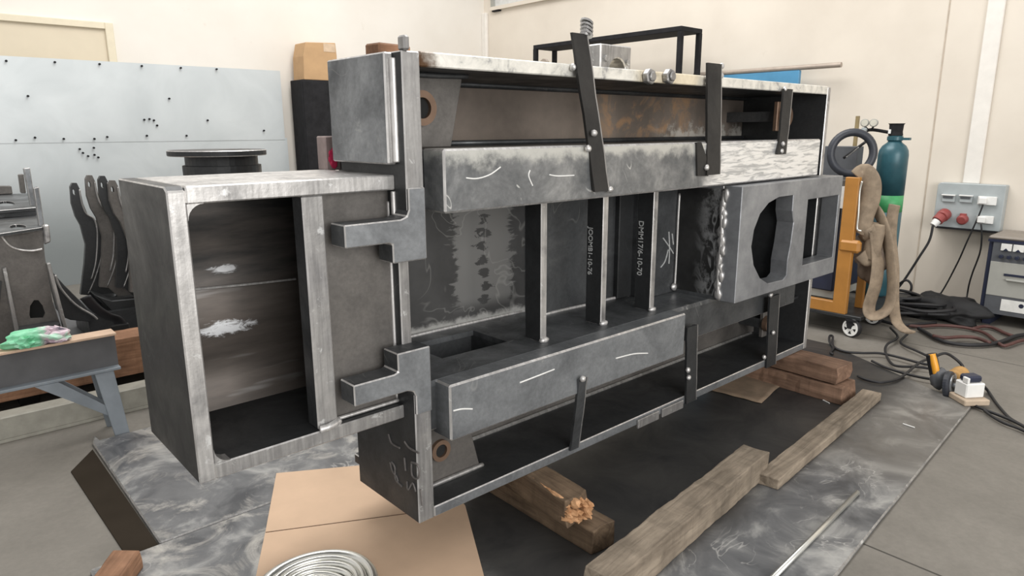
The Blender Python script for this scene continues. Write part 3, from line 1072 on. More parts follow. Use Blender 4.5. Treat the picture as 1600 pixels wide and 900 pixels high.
brace(PY(911, 592, 1.80), PY(898, 702, 1.858), 0.024, mat='steel', tacks=[PY(911, 592, 1.79)])
brace(PY(1082, 510, 1.85), PY(1080, 628, 1.858), 0.045, mat='steel_black', tacks=[PY(1076, 590, 1.85), PY(1075, 578, 1.85)])
brace(PY(1211, 462, 1.85), PY(1205, 572, 1.858), 0.055, mat='steel_black', tacks=[PY(1204, 461, 1.84), PY(1208, 520, 1.845), PY(1194, 558, 1.855)])
for (u, v) in ((1010, 120), (1041, 120)):
    q = PY(u, v, 1.868)
    nt = MB().cyl(q, q + Vector((0, -0.03, 0)), 0.034, 6).cyl(q + Vector((0, -0.03, 0)), q + Vector((0, -0.04, 0)), 0.02, 14)
    mpart('flange_nut', nt, M['rubber_grey'] if False else M['galv'], bevel=0.004)
# faint chalk scrawl on the near end plate
ck = MB()
for L in ([(610, 722), (613, 735), (620, 745), (622, 752)], [(612, 722), (617, 730), (618, 748), (628, 760)], [(632, 715), (634, 735)], [(643, 722), (652, 726), (656, 738), (652, 748), (644, 742), (643, 724)], [(636, 752), (638, 765), (645, 755), (650, 768)], [(607, 678), (612, 692), (625, 700)], [(657, 765), (660, 790)], [(632, 690), (640, 700), (655, 708)]):
    ck.tube([PX(u, v, 1.2345) for u, v in L], 0.004, 5)
mpart('chalk_mark', ck, M['chalk_dim'], bevel=0, label='faint chalk scrawl')

# ------------------------------------------------------------------ things lying on the machine
q0, q1 = PY(938, 104, 1.99), PY(986, 104, 1.99)
bz, bzt = 1.843, PY(960, 70, 1.99).z
xl, xr = q0.x, q1.x
arch = [(xl, bz), (xl, bzt), (xr, bzt), (xr, bz)]
xc = xl + (xr - xl) * 0.56
pts = [(xl, bz), (xl, bzt), (xr, bzt), (xr, bz), (xc + 0.055, bz)]
for i in range(9):
    a = PI * i / 8
    pts.append((xc + 0.055 * math.cos(a), bz + 0.055 * math.sin(a)))
pts.append((xc - 0.055, bz))
br = thing('arched_bracket', 'small galvanised bracket with an arched cut-out on the top flange', 'bracket', ((xl + xr) / 2, 2.03, bz))
MB().prism([(x, 1.99, z) for x, z in pts], (0, 0.11, 0)).build('body', [M['galv'], M['edge']], br, bevel=0.005, bevmat=1)
MB().cyl((xl + 0.03, 1.992, bz + 0.05), (xl + 0.03, 1.978, bz + 0.05), 0.014, 8).cyl((xr - 0.03, 1.992, bz + 0.04), (xr - 0.03, 1.98, bz + 0.04), 0.012, 8).build('bolt', M['ground_dull'], br)

of = MB().box(-0.07, 0.07, -0.04, 0.04, 0, 0.045)
o = of.build('wood_offcut', M['wood_orange'], bevel=0.006)
o.location = (1.36, 2.14, 1.843)
o.rotation_euler.z = 0.12
tag(o, 'small reddish wood offcut lying on top of the machine near its end plate', 'wood offcut')
p = PZ(800, 92, 1.86)
o = MB().prism([(-0.1, -0.02, 0), (0.09, -0.02, 0), (0.1, 0.03, 0.0), (-0.06, 0.03, 0)], (0, 0, 0.02)).build('dark_plate_offcut', M['steel_black'], bevel=0.003)
o.location = (2.10, 2.30, 1.843)
o.rotation_euler = (0, -0.0, 0.1)
o.scale = (1, 1, 2.2)
tag(o, 'flat dark steel offcut on the top flange left of the tallest brace', 'offcut')
o = MB().cyl((-0.07, 0, 0.012), (0.07, 0, 0.012), 0.012, 10).cyl((-0.085, 0, 0.016), (-0.07, 0, 0.016), 0.02, 10).build('loose_bolt', M['pipe'])
o.location = (2.12, 2.06, 1.842)
tag(o, 'loose steel bolt lying on the top flange beside the tallest brace', 'bolt')

# ------------------------------------------------------------------ floor plates
o = MB().prism([(0.345, 0.72, FL), (4.55, 1.0, FL), (5.15, 2.1, FL), (5.15, 2.755, FL), (0.345, 2.755, FL)], (0, 0, 0.02)).build('floor_plate', [M['plate'], M['ground_dull']], bevel=0.006, bevmat=1)
tag(o, 'large scuffed steel plate under the machine, with timbers and cardboard on it', 'steel plate')
o = MB().prism([(0.592, 2.762, FL), (2.6, 2.762, FL), (2.6, 3.99, FL), (0.64, 3.99, FL), (0.63, 4.08, FL), (0.60, 3.98, FL)], (0, 0, 0.02)).build('floor_plate', [M['plate'], M['ground_dull']], bevel=0.006, bevmat=1)
tag(o, 'scuffed steel plate behind the left box, beside the grey trestle leg', 'steel plate')
o = MB().prism([(0.475, 2.762, FL), (0.588, 2.762, FL), (0.588, 3.92, FL), (0.455, 3.72, FL)], (0, 0, 0.006)).build('dark_strip', M['strip_brown'])  # thin flat dark brown strip beside the plate edge
tag(o, 'dark brown strip flat on the concrete along the left edge of the plates', 'board')

# ------------------------------------------------------------------ timbers


def timber(name, label, p0, p1, width, h, z0=0.0, mat='wood', seed=1, jag=0.006, group='timbers propping the machine', split_end=False):
    """rough sawn baulk; p0->p1 is the axis of its base"""
    a, b = Vector(p0), Vector(p1)
    L = (b - a).length
    ang = math.atan2(b.y - a.y, b.x - a.x)
    rnd = random.Random(seed)
    n = max(8, int(L / 0.03))
    rings = []
    for i in range(n + 1):
        x = L * i / n
        r = []
        for (sy, sz) in ((-1, 0), (-1, .5), (-1, 1), (0, 1), (1, 1), (1, .5), (1, 0), (0, 0)):
            jy = jag * (0.5 * noise.noise(Vector((x * 5, sy * 3 + seed, sz * 2))) + 0.45 * noise.noise(Vector((x * 22, sy * 3 + seed, sz * 3))))
            jz = jag * (0.5 * noise.noise(Vector((x * 4 + 9, sy * 2, seed))) + 0.3 * noise.noise(Vector((x * 20, sy * 2, seed)))) if sz else 0
            ex = 0
            if i in (0, n):
                ex = rnd.uniform(-1, 1) * jag * (4 if (split_end and i == 0) else 1.2)
            r.append((x + ex, sy * width / 2 + jy, sz * h + jz))
        rings.append(r)
    mb = MB()
    v = [p for r in rings for p in r]
    f = []
    for i in range(n):
        for k in range(8):
            f.append((i * 8 + k, i * 8 + (k + 1) % 8, (i + 1) * 8 + (k + 1) % 8, (i + 1) * 8 + k))
    f.append(tuple(range(8)))
    f.append(tuple(n * 8 + k for k in reversed(range(8))))
    mb.add(v, f)
    o = mb.build(name, M[mat], bevel=0.005, seg=2)
    o.location = (a.x, a.y, z0)
    o.rotation_euler.z = ang
    if label:
        tag(o, label, 'timber', group)
    return o


timber('timber_baulk', 'longest thick timber in the foreground with a gouged near end', (1.60, 1.335, 0), (2.865, 1.455, 0), 0.125, 0.125, 0, 'wood', 3, 0.01)
timber('timber_plank', 'thin pale plank right of the thick foreground timber', (2.785, 1.348, 0), (4.24, 1.445, 0), 0.105, 0.05, 0, 'wood', 5, 0.006)
timber('timber_baulk', 'dark timber under the machine, carrying the splintered block', (1.86, 1.535, 0), (1.88, 2.35, 0), 0.125, 0.103, 0, 'wood_dark', 8, 0.005)
sp = timber('timber_block', None, (1.80, 1.62, 0), (1.875, 2.35, 0), 0.125, 0.112, 0.105, 'wood_dark', 11, 0.006, split_end=True)
tag(sp, 'dark splintered timber block with a torn orange end on the lower timber', 'timber')
rnd = random.Random(4)
tn = MB()
for i in range(22):
    yy, zz = rnd.uniform(-0.052, 0.05), rnd.uniform(0.02, 0.098)
    tn.blob((rnd.uniform(-0.012, 0.03), yy, zz), (rnd.uniform(.02, .045), rnd.uniform(.012, .02), rnd.uniform(.010, .018)), i, 0.7, 2.5, 2)
for i in range(5):
    tn.blob((0.07 + i * 0.06, 0.055 - i * 0.004, 0.107 - i * 0.003), (0.05, 0.008, 0.01), i + 40, 0.6, 3, 2)
te = tn.build('torn_end', M['wood_split'], None)
te.parent = sp
te['label'] = 'torn orange wood fibres'
timber('timber_baulk', 'lower timber of the pair under the far end of the machine', (4.10, 1.53, 0), (4.12, 2.42, 0), 0.21, 0.105, 0, 'wood_red', 13, 0.014)
timber('timber_baulk', 'upper reddish timber of the pair under the far end of the machine', (4.10, 1.56, 0), (4.13, 2.42, 0), 0.19, 0.10, 0.115, 'wood_red', 15, 0.006)
o = timber('timber_block', None, (0.36, 2.52, 0), (0.46, 2.66, 0), 0.1, 0.08, 0, 'wood_orange', 21, 0.008, None)
tag(o, 'brown timber block at the left corner of the large floor plate', 'timber')

# ------------------------------------------------------------------ cardboard, coil, flat bar


def sheet_grid(corners, nu, nv, zfun, th=0.004):
    a, b, c, dd = [Vector(p) for p in corners]
    mb = MB()
    top, bot = [], []
    for j in range(nv + 1):
        for i in range(nu + 1):
            u, v = i / nu, j / nv
            q = (a * (1 - u) + b * u) * (1 - v) + (dd * (1 - u) + c * u) * v
            q = Vector((q.x, q.y, q.z + zfun(u, v)))
            top.append(q)
            bot.append(q - Vector((0, 0, th)))
    n = len(top)
    f = []
    W = nu + 1
    for j in range(nv):
        for i in range(nu):
            k = j * W + i
            f.append((k, k + 1, k + W + 1, k + W))
            f.append((n + k, n + k + W, n + k + W + 1, n + k + 1))
    for i in range(nu):
        f.append((i, n + i, n + i + 1, i + 1))
        k = nv * W + i
        f.append((k, k + 1, n + k + 1, n + k))
    for j in range(nv):
        k = j * W
        f.append((k, k + W, n + k + W, n + k))
        k = j * W + nu
        f.append((k, n + k, n + k + W, k + W))
    mb.add(top + bot, f)
    return mb


c_a, c_b, c_c, c_d = PZ(432, 741, 0), PZ(570, 729, 0), PZ(700, 722, 0), PZ(755, 897, 0)
cA = PZ(432, 741, 0)
cB = PZ(722, 775, 0)
cC = PZ(770, 945, 0)
cD = PZ(392, 930, 0)
cB = Vector((1.86, 2.62, 0))
pts = [cA, PZ(560, 729, 0), Vector((1.78, 2.56, 0)), PZ(727, 792, 0), PZ(755, 897, 0), PZ(770, 960, 0), PZ(390, 950, 0), PZ(415, 832, 0)]
cb = MB().prism([(q.x, q.y, 0.001) for q in pts], (0, 0, 0.005)).build('cardboard_sheet', M['card'])
tag(cb, 'large brown cardboard sheet with a fold line beneath the silver coil', 'cardboard')
e0, e1 = PZ(415, 832, 0.006), PZ(648, 801, 0.006)
ln = MB().tube([(e0.x, e0.y, 0.0062), ((e0.x + e1.x) / 2, (e0.y + e1.y) / 2, 0.0062), (e1.x, e1.y, 0.0062)], 0.002, 5)
fo = ln.build('fold_line', M['crease'], None)
fo.parent = cb
c2 = sheet_grid([PZ(1105, 608, 0.01), PZ(1140, 618, 0.01), PZ(1195, 632, 0.01), PZ(1228, 596, 0.01)], 8, 8, lambda u, v: 0, 0.004)
q = [PZ(1106, 610, 0), PZ(1190, 632, 0), PZ(1226, 598, 0), PZ(1170, 570, 0)]
c2 = sheet_grid([(v.x, v.y, 0.006) for v in q], 10, 10, lambda u, v: 0.012 * (noise.noise(Vector((u * 3, v * 3, 1))) + 0.5), 0.004)
o = c2.build('cardboard_scrap', M['card_dark'], smooth=True)
tag(o, 'dirty cardboard scrap on the plate left of the paired timbers', 'cardboard')

coil_c = Vector((0.905, 2.035, 0.006))
coil = thing('metal_coil', 'silvery round coil lying on the cardboard sheet', 'coil', coil_c)
rr = MB()


def circ(r, z, n=40, wob=0.003, s=0):
    return [coil_c + Vector((r * math.cos(2 * PI * i / n) + wob * math.sin(3 * 2 * PI * i / n + s), r * math.sin(2 * PI * i / n) + wob * math.cos(2 * 2 * PI * i / n + s), z)) for i in range(n)]


rr.tube(circ(0.20, 0.022), 0.021, 12, True)
rr.build('outer_ring', M['wire'], coil, smooth=True)
for k, (r, zc_, rad) in enumerate(((0.167, 0.03, 0.013), (0.143, 0.026, 0.012), (0.12, 0.02, 0.012), (0.097, 0.016, 0.011), (0.075, 0.014, 0.011))):
    MB().tube(circ(r, zc_, s=k), rad, 10, True).build('inner_ring', M['wire'], coil, smooth=True)
MB().lathe(coil_c, [(0.001, 0.002), (0.19, 0.003), (0.19, 0.006), (0.001, 0.005)], 40).build('base_disc', M['galv'], coil)

a, b = PZ(1340, 771, 0.006), PZ(1190, 922, 0.006)
o = MB().tube([(a.x, a.y, 0.011), (b.x, b.y, 0.011)], 0.011, 8, smoothed=False).build('steel_rod', M['wire'], smooth=True)
tag(o, 'bright thin steel rod on the plate near its front edge', 'rod')
for k, (u, v, u2, v2) in enumerate(((1411, 662, 1429, 668), (1286, 625, 1296, 630))):
    a, b = PZ(u, v, 0.004), PZ(u2, v2, 0.004)
    o = MB().tube([a, b], 0.0035, 6, smoothed=False).build('electrode_stub', M['white_plastic'])
    tag(o, 'tiny white electrode stub on the plate ' + ('near its far right corner' if k == 0 else 'between the pale plank and the paired timbers'), 'electrode stub')

# ------------------------------------------------------------------ left background
# galvanised sheets against the left wall
YS = 8.6
sh = thing('metal_sheet_screen', 'tall pale galvanised sheets standing against the left wall', 'metal sheet', (1.8, YS, FL))


def wavy(x0, x1, z0, z1, y, amp, name):
    nu, nv = 40, 12
    v, f = [], []
    for j in range(nv + 1):
        for i in range(nu + 1):
            x = x0 + (x1 - x0) * i / nu
            zv = z0 + (z1 - z0) * j / nv
            v.append((x, y + amp * noise.noise(Vector((x * 0.9, zv * 1.3, 4))), zv))
    W = nu + 1
    for j in range(nv):
        for i in range(nu):
            k = j * W + i
            f.append((k, k + 1, k + W + 1, k + W))
    o = MB().add(v, f).build(name, M['sheet'], sh, smooth=True)
    return o


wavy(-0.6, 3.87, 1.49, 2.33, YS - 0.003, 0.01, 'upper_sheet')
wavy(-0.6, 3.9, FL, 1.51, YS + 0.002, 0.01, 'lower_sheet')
MB().box(-0.6, 3.8, YS + 0.03, YS + 0.07, FL, 2.2).build('backing_frame', M['channel'], sh)
dm = MB()
for (u, v) in ((44, 150), (265, 154), (10, 95), (86, 97), (156, 100), (222, 103), (283, 106), (339, 108), (226, 187), (234, 186), (241, 188), (246, 196), (325, 188), (413, 204), (230, 212), (292, 212), (125, 233), (130, 239), (138, 244), (148, 242), (154, 246), (147, 231), (148, 217), (55, 215), (25, 219), (100, 217), (168, 214)):
    q = PY(u, v, YS - 0.03)
    dm.cyl(q, q + Vector((0, 0.02, 0)), 0.011, 8)
dm.build('punched_holes', M['black_paint'], sh)

# trestle: I-beam on splayed legs
tr = thing('steel_trestle', 'blue-grey I-beam trestle at the left edge with a green bag on top', 'trestle', (0.2, 4.1, FL))
xe = 0.79


def ibeam(x0, x1, y0, zt):
    return (MB().box(x0, x1, y0 - 0.055, y0 + 0.055, zt - 0.014, zt), MB().box(x0, x1, y0 - 0.006, y0 + 0.006, zt - 0.19, zt - 0.014), MB().box(x0, x1, y0 - 0.055, y0 + 0.055, zt - 0.205, zt - 0.19))


fl_, we_, lo_ = ibeam(-0.7, xe, 4.08, 0.555)
fl_.build('top_flange', M['beam_top'], tr, bevel=0.002)
we_.build('web', M['beam_dark'], tr)
lo_.build('bottom_flange', M['beam_grey'], tr, bevel=0.002)
for yy in (4.03, 4.16):
    s = -1 if yy < 4.1 else 1
    MB().prism([(0.665, yy, 0.35), (0.755, yy, 0.35), (0.785, yy + s * 0.03, FL), (0.715, yy + s * 0.03, FL)], (0, 0.02, 0)).build('leg', M['beam_grey'], tr, bevel=0.002)
    MB().prism([(0.40, yy - .01, 0.35), (0.50, yy - .01, 0.35), (0.73, yy - .01, 0.135), (0.71, yy - .01, 0.10)], (0, 0.012, 0)).build('diagonal_brace', M['beam_grey'], tr)
    MB().prism([(-0.5, yy, 0.35), (-0.41, yy, 0.35), (-0.44, yy + s * 0.03, FL), (-0.51, yy + s * 0.03, FL)], (0, 0.02, 0)).build('leg', M['beam_grey'], tr, bevel=0.002)
q0, q1 = PY(28, 545, 4.06), PY(104, 538, 4.06)
bg = MB().blob(((q0.x + q1.x) / 2 - 0.02, 4.07, 0.59), (0.135, 0.06, 0.05), 5, 0.35, 2.2, 4, flatten=-0.034)
for i in range(3):
    bg.blob((0.40 + 0.06 * i, 4.05 + 0.01 * i, 0.585 + 0.006 * (i % 2)), (0.06, 0.045, 0.04), i + 9, 0.6, 3, 3, flatten=-0.029)
bg.blob((0.535, 4.04, 0.57), (0.05, 0.03, 0.018), 23, .6, 3, 3, flatten=-0.014)
o = bg.build('plastic_bag', M['bag'], origin=(0.42, 4.07, 0.555))
tag(o, 'crumpled green printed plastic bag lying on the trestle beam', 'bag')

# channel, timber behind the trestle
o = MB().box(-0.8, 1.6, 4.335, 4.345, FL + .02, 0.12).box(-0.8, 1.6, 4.335, 4.46, FL, FL + 0.02).box(-0.8, 1.6, 4.345, 4.46, 0.105, 0.12).build('steel_channel', M['channel'], bevel=0.003)
tag(o, 'pale grey steel channel lying on the floor behind the trestle', 'channel')
o = timber('timber_baulk', 'red-brown timber baulk behind the trestle below the brown fabrication', (-0.8, 4.68, 0), (1.7, 4.68, 0), 0.22, 0.24, 0.13, 'wood_orange', 31, 0.006, None)
o = MB().box(-0.7, -0.5, 4.56, 4.80, FL, 0.128).build('timber_bearer', M['wood_dark'])
tag(o, 'dark bearer under the left end of the red-brown baulk', 'timber')
o = MB().box(1.35, 1.55, 4.56, 4.80, FL, 0.128).build('timber_bearer', M['wood_dark'])
tag(o, 'dark bearer under the right end of the red-brown baulk', 'timber')
pdk = thing('low_platform', 'dark low steel platform under the fabrications by the left wall', 'platform', (0.45, 5.6, FL))
MB().box(-0.8, 1.7, 4.85, 6.9, 0.14, 0.168).build('deck', M['beam_dark'], pdk)
for xx in (-0.75, 0.4, 1.55):
    MB().box(xx, xx + 0.1, 4.9, 6.8, FL, 0.14).build('runner', M['dark_void'], pdk)

# brown fabricated arm at the left edge
YA = 5.2
fa = thing('fabricated_arm', 'rusty brown fabricated arm with stepped holed plates at the left edge', 'fabrication', (0.5, 5.4, 0.17))


def fpoly(px, y, th, name, mat, bev=0.003, bm_=None, hole=None):
    pts = [PY(u, v, y) for u, v in px]
    hs = [[PY(u, v, y) for u, v in hole]] if hole else ()
    mats = [M[mat], M['ground']] if bm_ else M[mat]
    return MB().prism(pts, (0, th, 0), hs).build(name, mats, fa, bevel=bev, bevmat=1 if bm_ else None)


kh = [(46, 492), (47, 478), (53, 469), (60, 469), (67, 478), (71, 490), (68, 497), (48, 498)]
fpoly([(-60, 368), (66, 355), (70, 400), (82, 470), (112, 560), (-60, 560)], YA, 0.02, 'front_plate', 'steel_brown', 0, hole=kh)
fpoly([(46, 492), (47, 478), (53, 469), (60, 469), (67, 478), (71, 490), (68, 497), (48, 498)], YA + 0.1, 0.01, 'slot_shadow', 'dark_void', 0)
fpoly([(73, 412), (79, 411), (114, 545), (108, 547)], YA - 0.05, 0.05, 'edge_strip', 'ground_dull', 0.003)
fpoly([(4, 420), (10, 418), (36, 545), (29, 547)], YA - 0.05, 0.05, 'edge_strip', 'ground_dull', 0.003)
# stepped horizontal plates with round holes
z1 = PY(65, 355, YA).z


def hplate(z, y0, y1, x0, x1, hx, hy, hr, name):
    hole = [(hx + hr * math.cos(2 * PI * i / 24), hy + hr * math.sin(2 * PI * i / 24), z) for i in range(24)]
    MB().prism([(x0, y0, z), (x1, y0, z), (x1, y1, z), (x0, y1, z)], (0, 0, -0.025), [hole]).build(name, [M['steel'], M['edge']], fa, bevel=0.003, bevmat=1)
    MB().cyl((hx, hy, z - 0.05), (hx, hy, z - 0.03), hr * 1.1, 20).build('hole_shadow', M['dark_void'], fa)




def eplate(z, uvs, hole, name):
    """horizontal plate with a round hole, given by its corners on the plane z"""
    pts = [PZ(u, v, z) for u, v in uvs]
    (hu, hv, ru, rv) = hole
    hl = [PZ(hu + ru * math.cos(2 * PI * i / 24), hv + rv * math.sin(2 * PI * i / 24), z) for i in range(24)]
    MB().prism(pts, (0, 0, -0.02), [hl]).build(name, [M['steel'], M['edge']], fa, bevel=0.002, bevmat=1)
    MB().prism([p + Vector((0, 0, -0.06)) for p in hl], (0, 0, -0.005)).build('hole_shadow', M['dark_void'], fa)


eplate(z1, [(-40, 371), (66, 355), (57, 336), (-40, 341)], (28, 354, 13, 3.6), 'step_plate')
yb_ = PZ(30, 338, z1).y
z2 = PY(48, 324, yb_).z
fpoly([(-40, 330), (57, 324), (59, 337), (-40, 344)], yb_, 0.02, 'riser_plate', 'steel', 0.002)
eplate(z2, [(-40, 332), (57, 324), (46, 302), (-40, 305)], (9, 318, 14, 4), 'step_plate')
fpoly([(-60, 291), (18, 291), (20, 303), (-60, 306)], PZ(10, 304, z2).y, 0.1, 'rear_block', 'steel_brown', 0.004)
# upright lugs
fpoly([(37, 263), (47, 262), (56, 322), (48, 322)], YA + 0.3, 0.05, 'upright_lug', 'steel_mid', 0.004, True)
fpoly([(29, 273), (37, 272), (41, 302), (33, 302)], YA + 0.45, 0.05, 'upright_lug', 'steel_brown', 0.004)
fpoly([(53, 294), (61, 292), (69, 350), (62, 358)], YA + 0.1, 0.05, 'upright_lug', 'steel_mid', 0.004, True)
fpoly([(68, 352), (77, 351), (80, 378), (69, 383)], YA - 0.02, 0.06, 'weld_block', 'ground', 0.008)
cv = MB().tube([PY(u, v, YA - 0.01) for u, v in ((2, 368), (14, 383), (30, 390), (50, 392), (66, 389))], 0.008, 6)
cv.build('curved_weld', M['weld'], fa, smooth=True)
q = PY(62, 515, YA - 0.06)
MB().cyl(q + Vector((0, 0, -0.03)), q + Vector((0, 0, 0.03)), 0.11, 24).build('round_boss', M['steel_black'], fa, bevel=0.006)
fpoly([(-60, 425), (3, 440), (0, 470), (-8, 500), (-60, 520)], YA - 0.03, 0.02, 'side_cheek', 'steel_black', 0)
fpoly([(82, 425), (100, 445), (125, 470), (150, 498), (140, 503), (110, 500), (100, 496)], YA + 0.1, 0.3, 'curved_cheek', 'steel_side', 0.004)
wv_ = MB().tube([PY(u, v, YA + 0.09) for u, v in ((86, 430), (96, 452), (118, 476), (144, 492), (152, 499))], 0.008, 6)
wv_.build('curved_weld', M['ground_dull'], fa, smooth=True)
MB().box(0.1, 0.78, YA - 0.02, YA + 0.7, 0.17, 0.2).build('foot_plate', M['steel_black'], fa)

# bundle of curved fork plates
te_ = thing('curved_fork_plates', 'cluster of dark curved upright plates with eye holes left of the box', 'fabrication', (1.05, 5.8, 0.17))
lobe = [(110, 292), (113, 286), (120, 286), (125, 296), (130, 318), (137, 335), (158, 350), (168, 372), (171, 400), (175, 430), (184, 455), (192, 470), (178, 476), (160, 464), (140, 447), (126, 446), (132, 405), (134, 378), (126, 352), (118, 338), (112, 318)]
eye = [(113.5, 297), (116, 295), (118, 299), (118.5, 304), (116, 305), (114, 302)]
for k, (du, dv, yy) in enumerate(((0, 0, 5.75), (24, -12, 5.62), (44, -11, 5.5), (60, -4, 5.38))):
    pts = [PY(u + du + (max(0, v - 330) * 0.05 * k), v + dv + (max(0, v - 350) * 0.15), yy) for u, v in lobe]
    hl = [PY(u + du, v + dv, yy) for u, v in eye]
    e = MB().prism(pts, (0, 0.045, 0), [hl]).build('fork_plate', [M['steel_brown'] if k % 2 else M['steel_black'], M['ground_dull']], te_, bevel=0)
    MB().tube([PY(u + du + (max(0, v - 330) * 0.05 * k), v + dv + (max(0, v - 350) * 0.15), yy - 0.004) for u, v in ((124, 296), (128, 318), (135, 334), (147, 343), (152, 362), (150, 400), (143, 425))], 0.006, 6).build('bright_edge', M['ground_dull'], e, smooth=True)
    MB().tube([PY(u + du + (max(0, v - 330) * 0.05 * k), v + dv + (max(0, v - 350) * 0.15), yy - 0.004) for u, v in ((158, 352), (160, 385), (150, 420), (138, 445))], 0.005, 6).build('bright_edge', M['ground_dull'], e, smooth=True)
fpb = [(150, 462), (175, 470), (217, 466), (217, 498), (195, 500), (176, 488)]
MB().prism([PY(u, v, 5.47) for u, v in fpb], (0, 0.4, 0)).build('saddle', M['steel_black'], te_, bevel=0.006)
q = PY(165, 480, 5.6)
MB().box(q.x - 0.15, q.x + 0.2, 5.42, 5.9, 0.17, q.z).build('pedestal', M['steel_side'], te_)
st = MB().tube([PY(u, v, 5.0) for u, v in ((133, 464), (150, 482), (168, 494), (184, 500), (191, 515), (195, 535), (206, 552), (214, 562))], 0.05, 8, flat=(0.012, 0.045))
o = st.build('black_strap', M['rubber'], te_, smooth=True)
q = PY(189, 513, 4.98)
MB().box(q.x - 0.06, q.x + 0.05, 4.965, 4.995, q.z - 0.03, q.z + 0.03).build('buckle', M['dark_void'], o, bevel=0.006)

# round plate stack on a pedestal behind the left box
YD = 4.1
q0, q1 = PY(263, 240, YD), PY(411, 240, YD)
zt = q0.z + 0.015
ds = thing('spool_stand', 'dark steel spool with wide top plate standing behind the left box', 'steel spool', ((q0.x + q1.x) / 2, YD, FL))
xc, rd = (q0.x + q1.x) / 2, (q1.x - q0.x) / 2
MB().lathe((xc, YD, zt - 0.032), [(rd, 0), (rd, 0.032)], 40).build('top_plate', [M['steel_side'], M['edge']], ds, bevel=0.004, bevmat=1)
MB().lathe((xc + 0.02, YD, zt - 0.085), [(rd * .74, 0), (rd * .74, 0.053)], 40).build('hub', M['steel_black'], ds)
MB().lathe((xc + 0.02, YD, zt - 0.14), [(rd * .8, 0), (rd * .8, 0.055)], 40).build('bottom_plate', M['steel_side'], ds, bevel=0.002)
MB().cyl((xc + 0.02, YD, FL), (xc + 0.02, YD, zt - 0.14), 0.09, 24).build('column', M['steel_black'], ds)

# black cabinet with cardboard box by the left wall
YK = 8.3
q0, q1 = PY(471, 124, YK), PY(516, 124, YK)
cbn = thing('black_cabinet', 'tall narrow black cabinet behind the machine, under a cardboard box', 'cabinet', ((q0.x + q1.x) / 2, YK + 0.15, FL))
MB().box(q0.x, q1.x, YK, YK + 0.32, FL, q0.z).build('cabinet_body', M['black_paint'], cbn, bevel=0.006)
MB().box(q0.x + 0.01, q1.x - 0.01, YK - 0.012, YK, FL + 0.1, q0.z - 0.02).build('door', M['black_paint'], cbn, bevel=0.004)
zt = q0.z
cx0 = PY(474, 100, YK).x
cx1 = PY(527, 100, YK).x
zb2 = PY(500, 65, YK).z
bxo = thing('cardboard_box', 'tan cardboard box with tapered taped top on the black cabinet', 'box', ((cx0 + cx1) / 2, YK + 0.15, zt))
MB().prism([(cx0, YK, zt), (cx1, YK, zt), (cx1, YK, zt + (zb2 - zt) * .7), (cx1 - 0.01, YK, zb2), (cx0 + 0.05, YK, zb2 - 0.02), (cx0 + 0.01, YK, zt + (zb2 - zt) * .6)], (0, 0.3, 0)).build('carton', M['card_tan'], bxo, bevel=0.006)
q = PY(512, 72, YK)
MB().box(q.x - 0.06, cx1 - 0.02, YK - 0.003, YK, q.z - 0.07, q.z + 0.03).build('tape_label', M['tape'], bxo)

# ------------------------------------------------------------------ right background
# tall black rack
XR0, XR1 = 6.55, 6.95
ya, yb = PX(833, 72, XR0).y, PX(1065, 40, XR0).y
zt = PX(1065, 40, XR0).z
rk = thing('black_rack', 'tall black steel table frame by the right wall behind the machine', 'rack', (XR0 + 0.2, (ya + yb) / 2, FL))
MB().box(XR0, XR1, yb, ya, zt - 0.05, zt).build('rack_top', M['black_paint'], rk, bevel=0.004)
for x in (XR0, XR1 - 0.05):
    for y in (yb, ya - 0.05):
        MB().box(x, x + 0.05, y, y + 0.05, FL, zt - 0.05).build('leg', M['black_paint'], rk)
# blue panel with a long pipe on its edge
XB = 7.1
y0, y1 = PX(1249, 108, XB).y, PX(1100, 112, XB).y
zt = PX(1249, 108, XB).z - 0.01
bc = thing('blue_panel', 'blue steel panel standing by the right wall, seen above the machine', 'panel', (XB, (y0 + y1) / 2, FL))
MB().box(XB, XB + 0.05, y0, y1, FL + 0.02, zt).build('sheet', M['blue'], bc, bevel=0.004)
for yy in (y0 + 0.2, y1 - 0.2):
    MB().box(XB - 0.1, XW - 0.02, yy - 0.03, yy + 0.03, FL, FL + 0.04).build('foot', M['black_paint'], bc)
a, b = PX(1315, 99, XB + 0.025), PX(1085, 112, XB + 0.025)
a.z = b.z = zt + 0.026
o = MB().cyl(a, b, 0.025, 16).build('steel_pipe', M['pipe'], smooth=False)
tag(o, 'long grey pipe lying along the top of the blue panel', 'pipe')

# socket board on the right wall
XS = XW - 0.1
sk = thing('socket_board', 'grey wall socket board with red and white outlets and plugs', 'socket board', (XW, 1.84, 0.71))
ys0, ys1, zs0, zs1 = 1.575, 2.105, 0.705, 1.112
MB().prism([(XS, ys0, zs0), (XS, ys1, zs0), (XS, ys1, zs1 - 0.02), (XS, ys1 - 0.02, zs1), (XS, ys0, zs1)], (0.1, 0, 0)).build('board', M['grey_paint'], sk, bevel=0.006)
MB().box(XS - 0.012, XS + 0.09, ys0 + 0.03, ys1 - 0.03, zs0 - 0.012, zs0 + 0.004).build('bottom_lip', M['black_paint'], sk)


def sbox(u0, v0, u1, v1, d, name, mat, par=sk, bev=0.004, x=XS):
    a, b = PX(u0, v0, x), PX(u1, v1, x)
    return MB().box(x - d, x, min(a.y, b.y), max(a.y, b.y), min(a.z, b.z), max(a.z, b.z)).build(name, M[mat], par, bevel=bev)


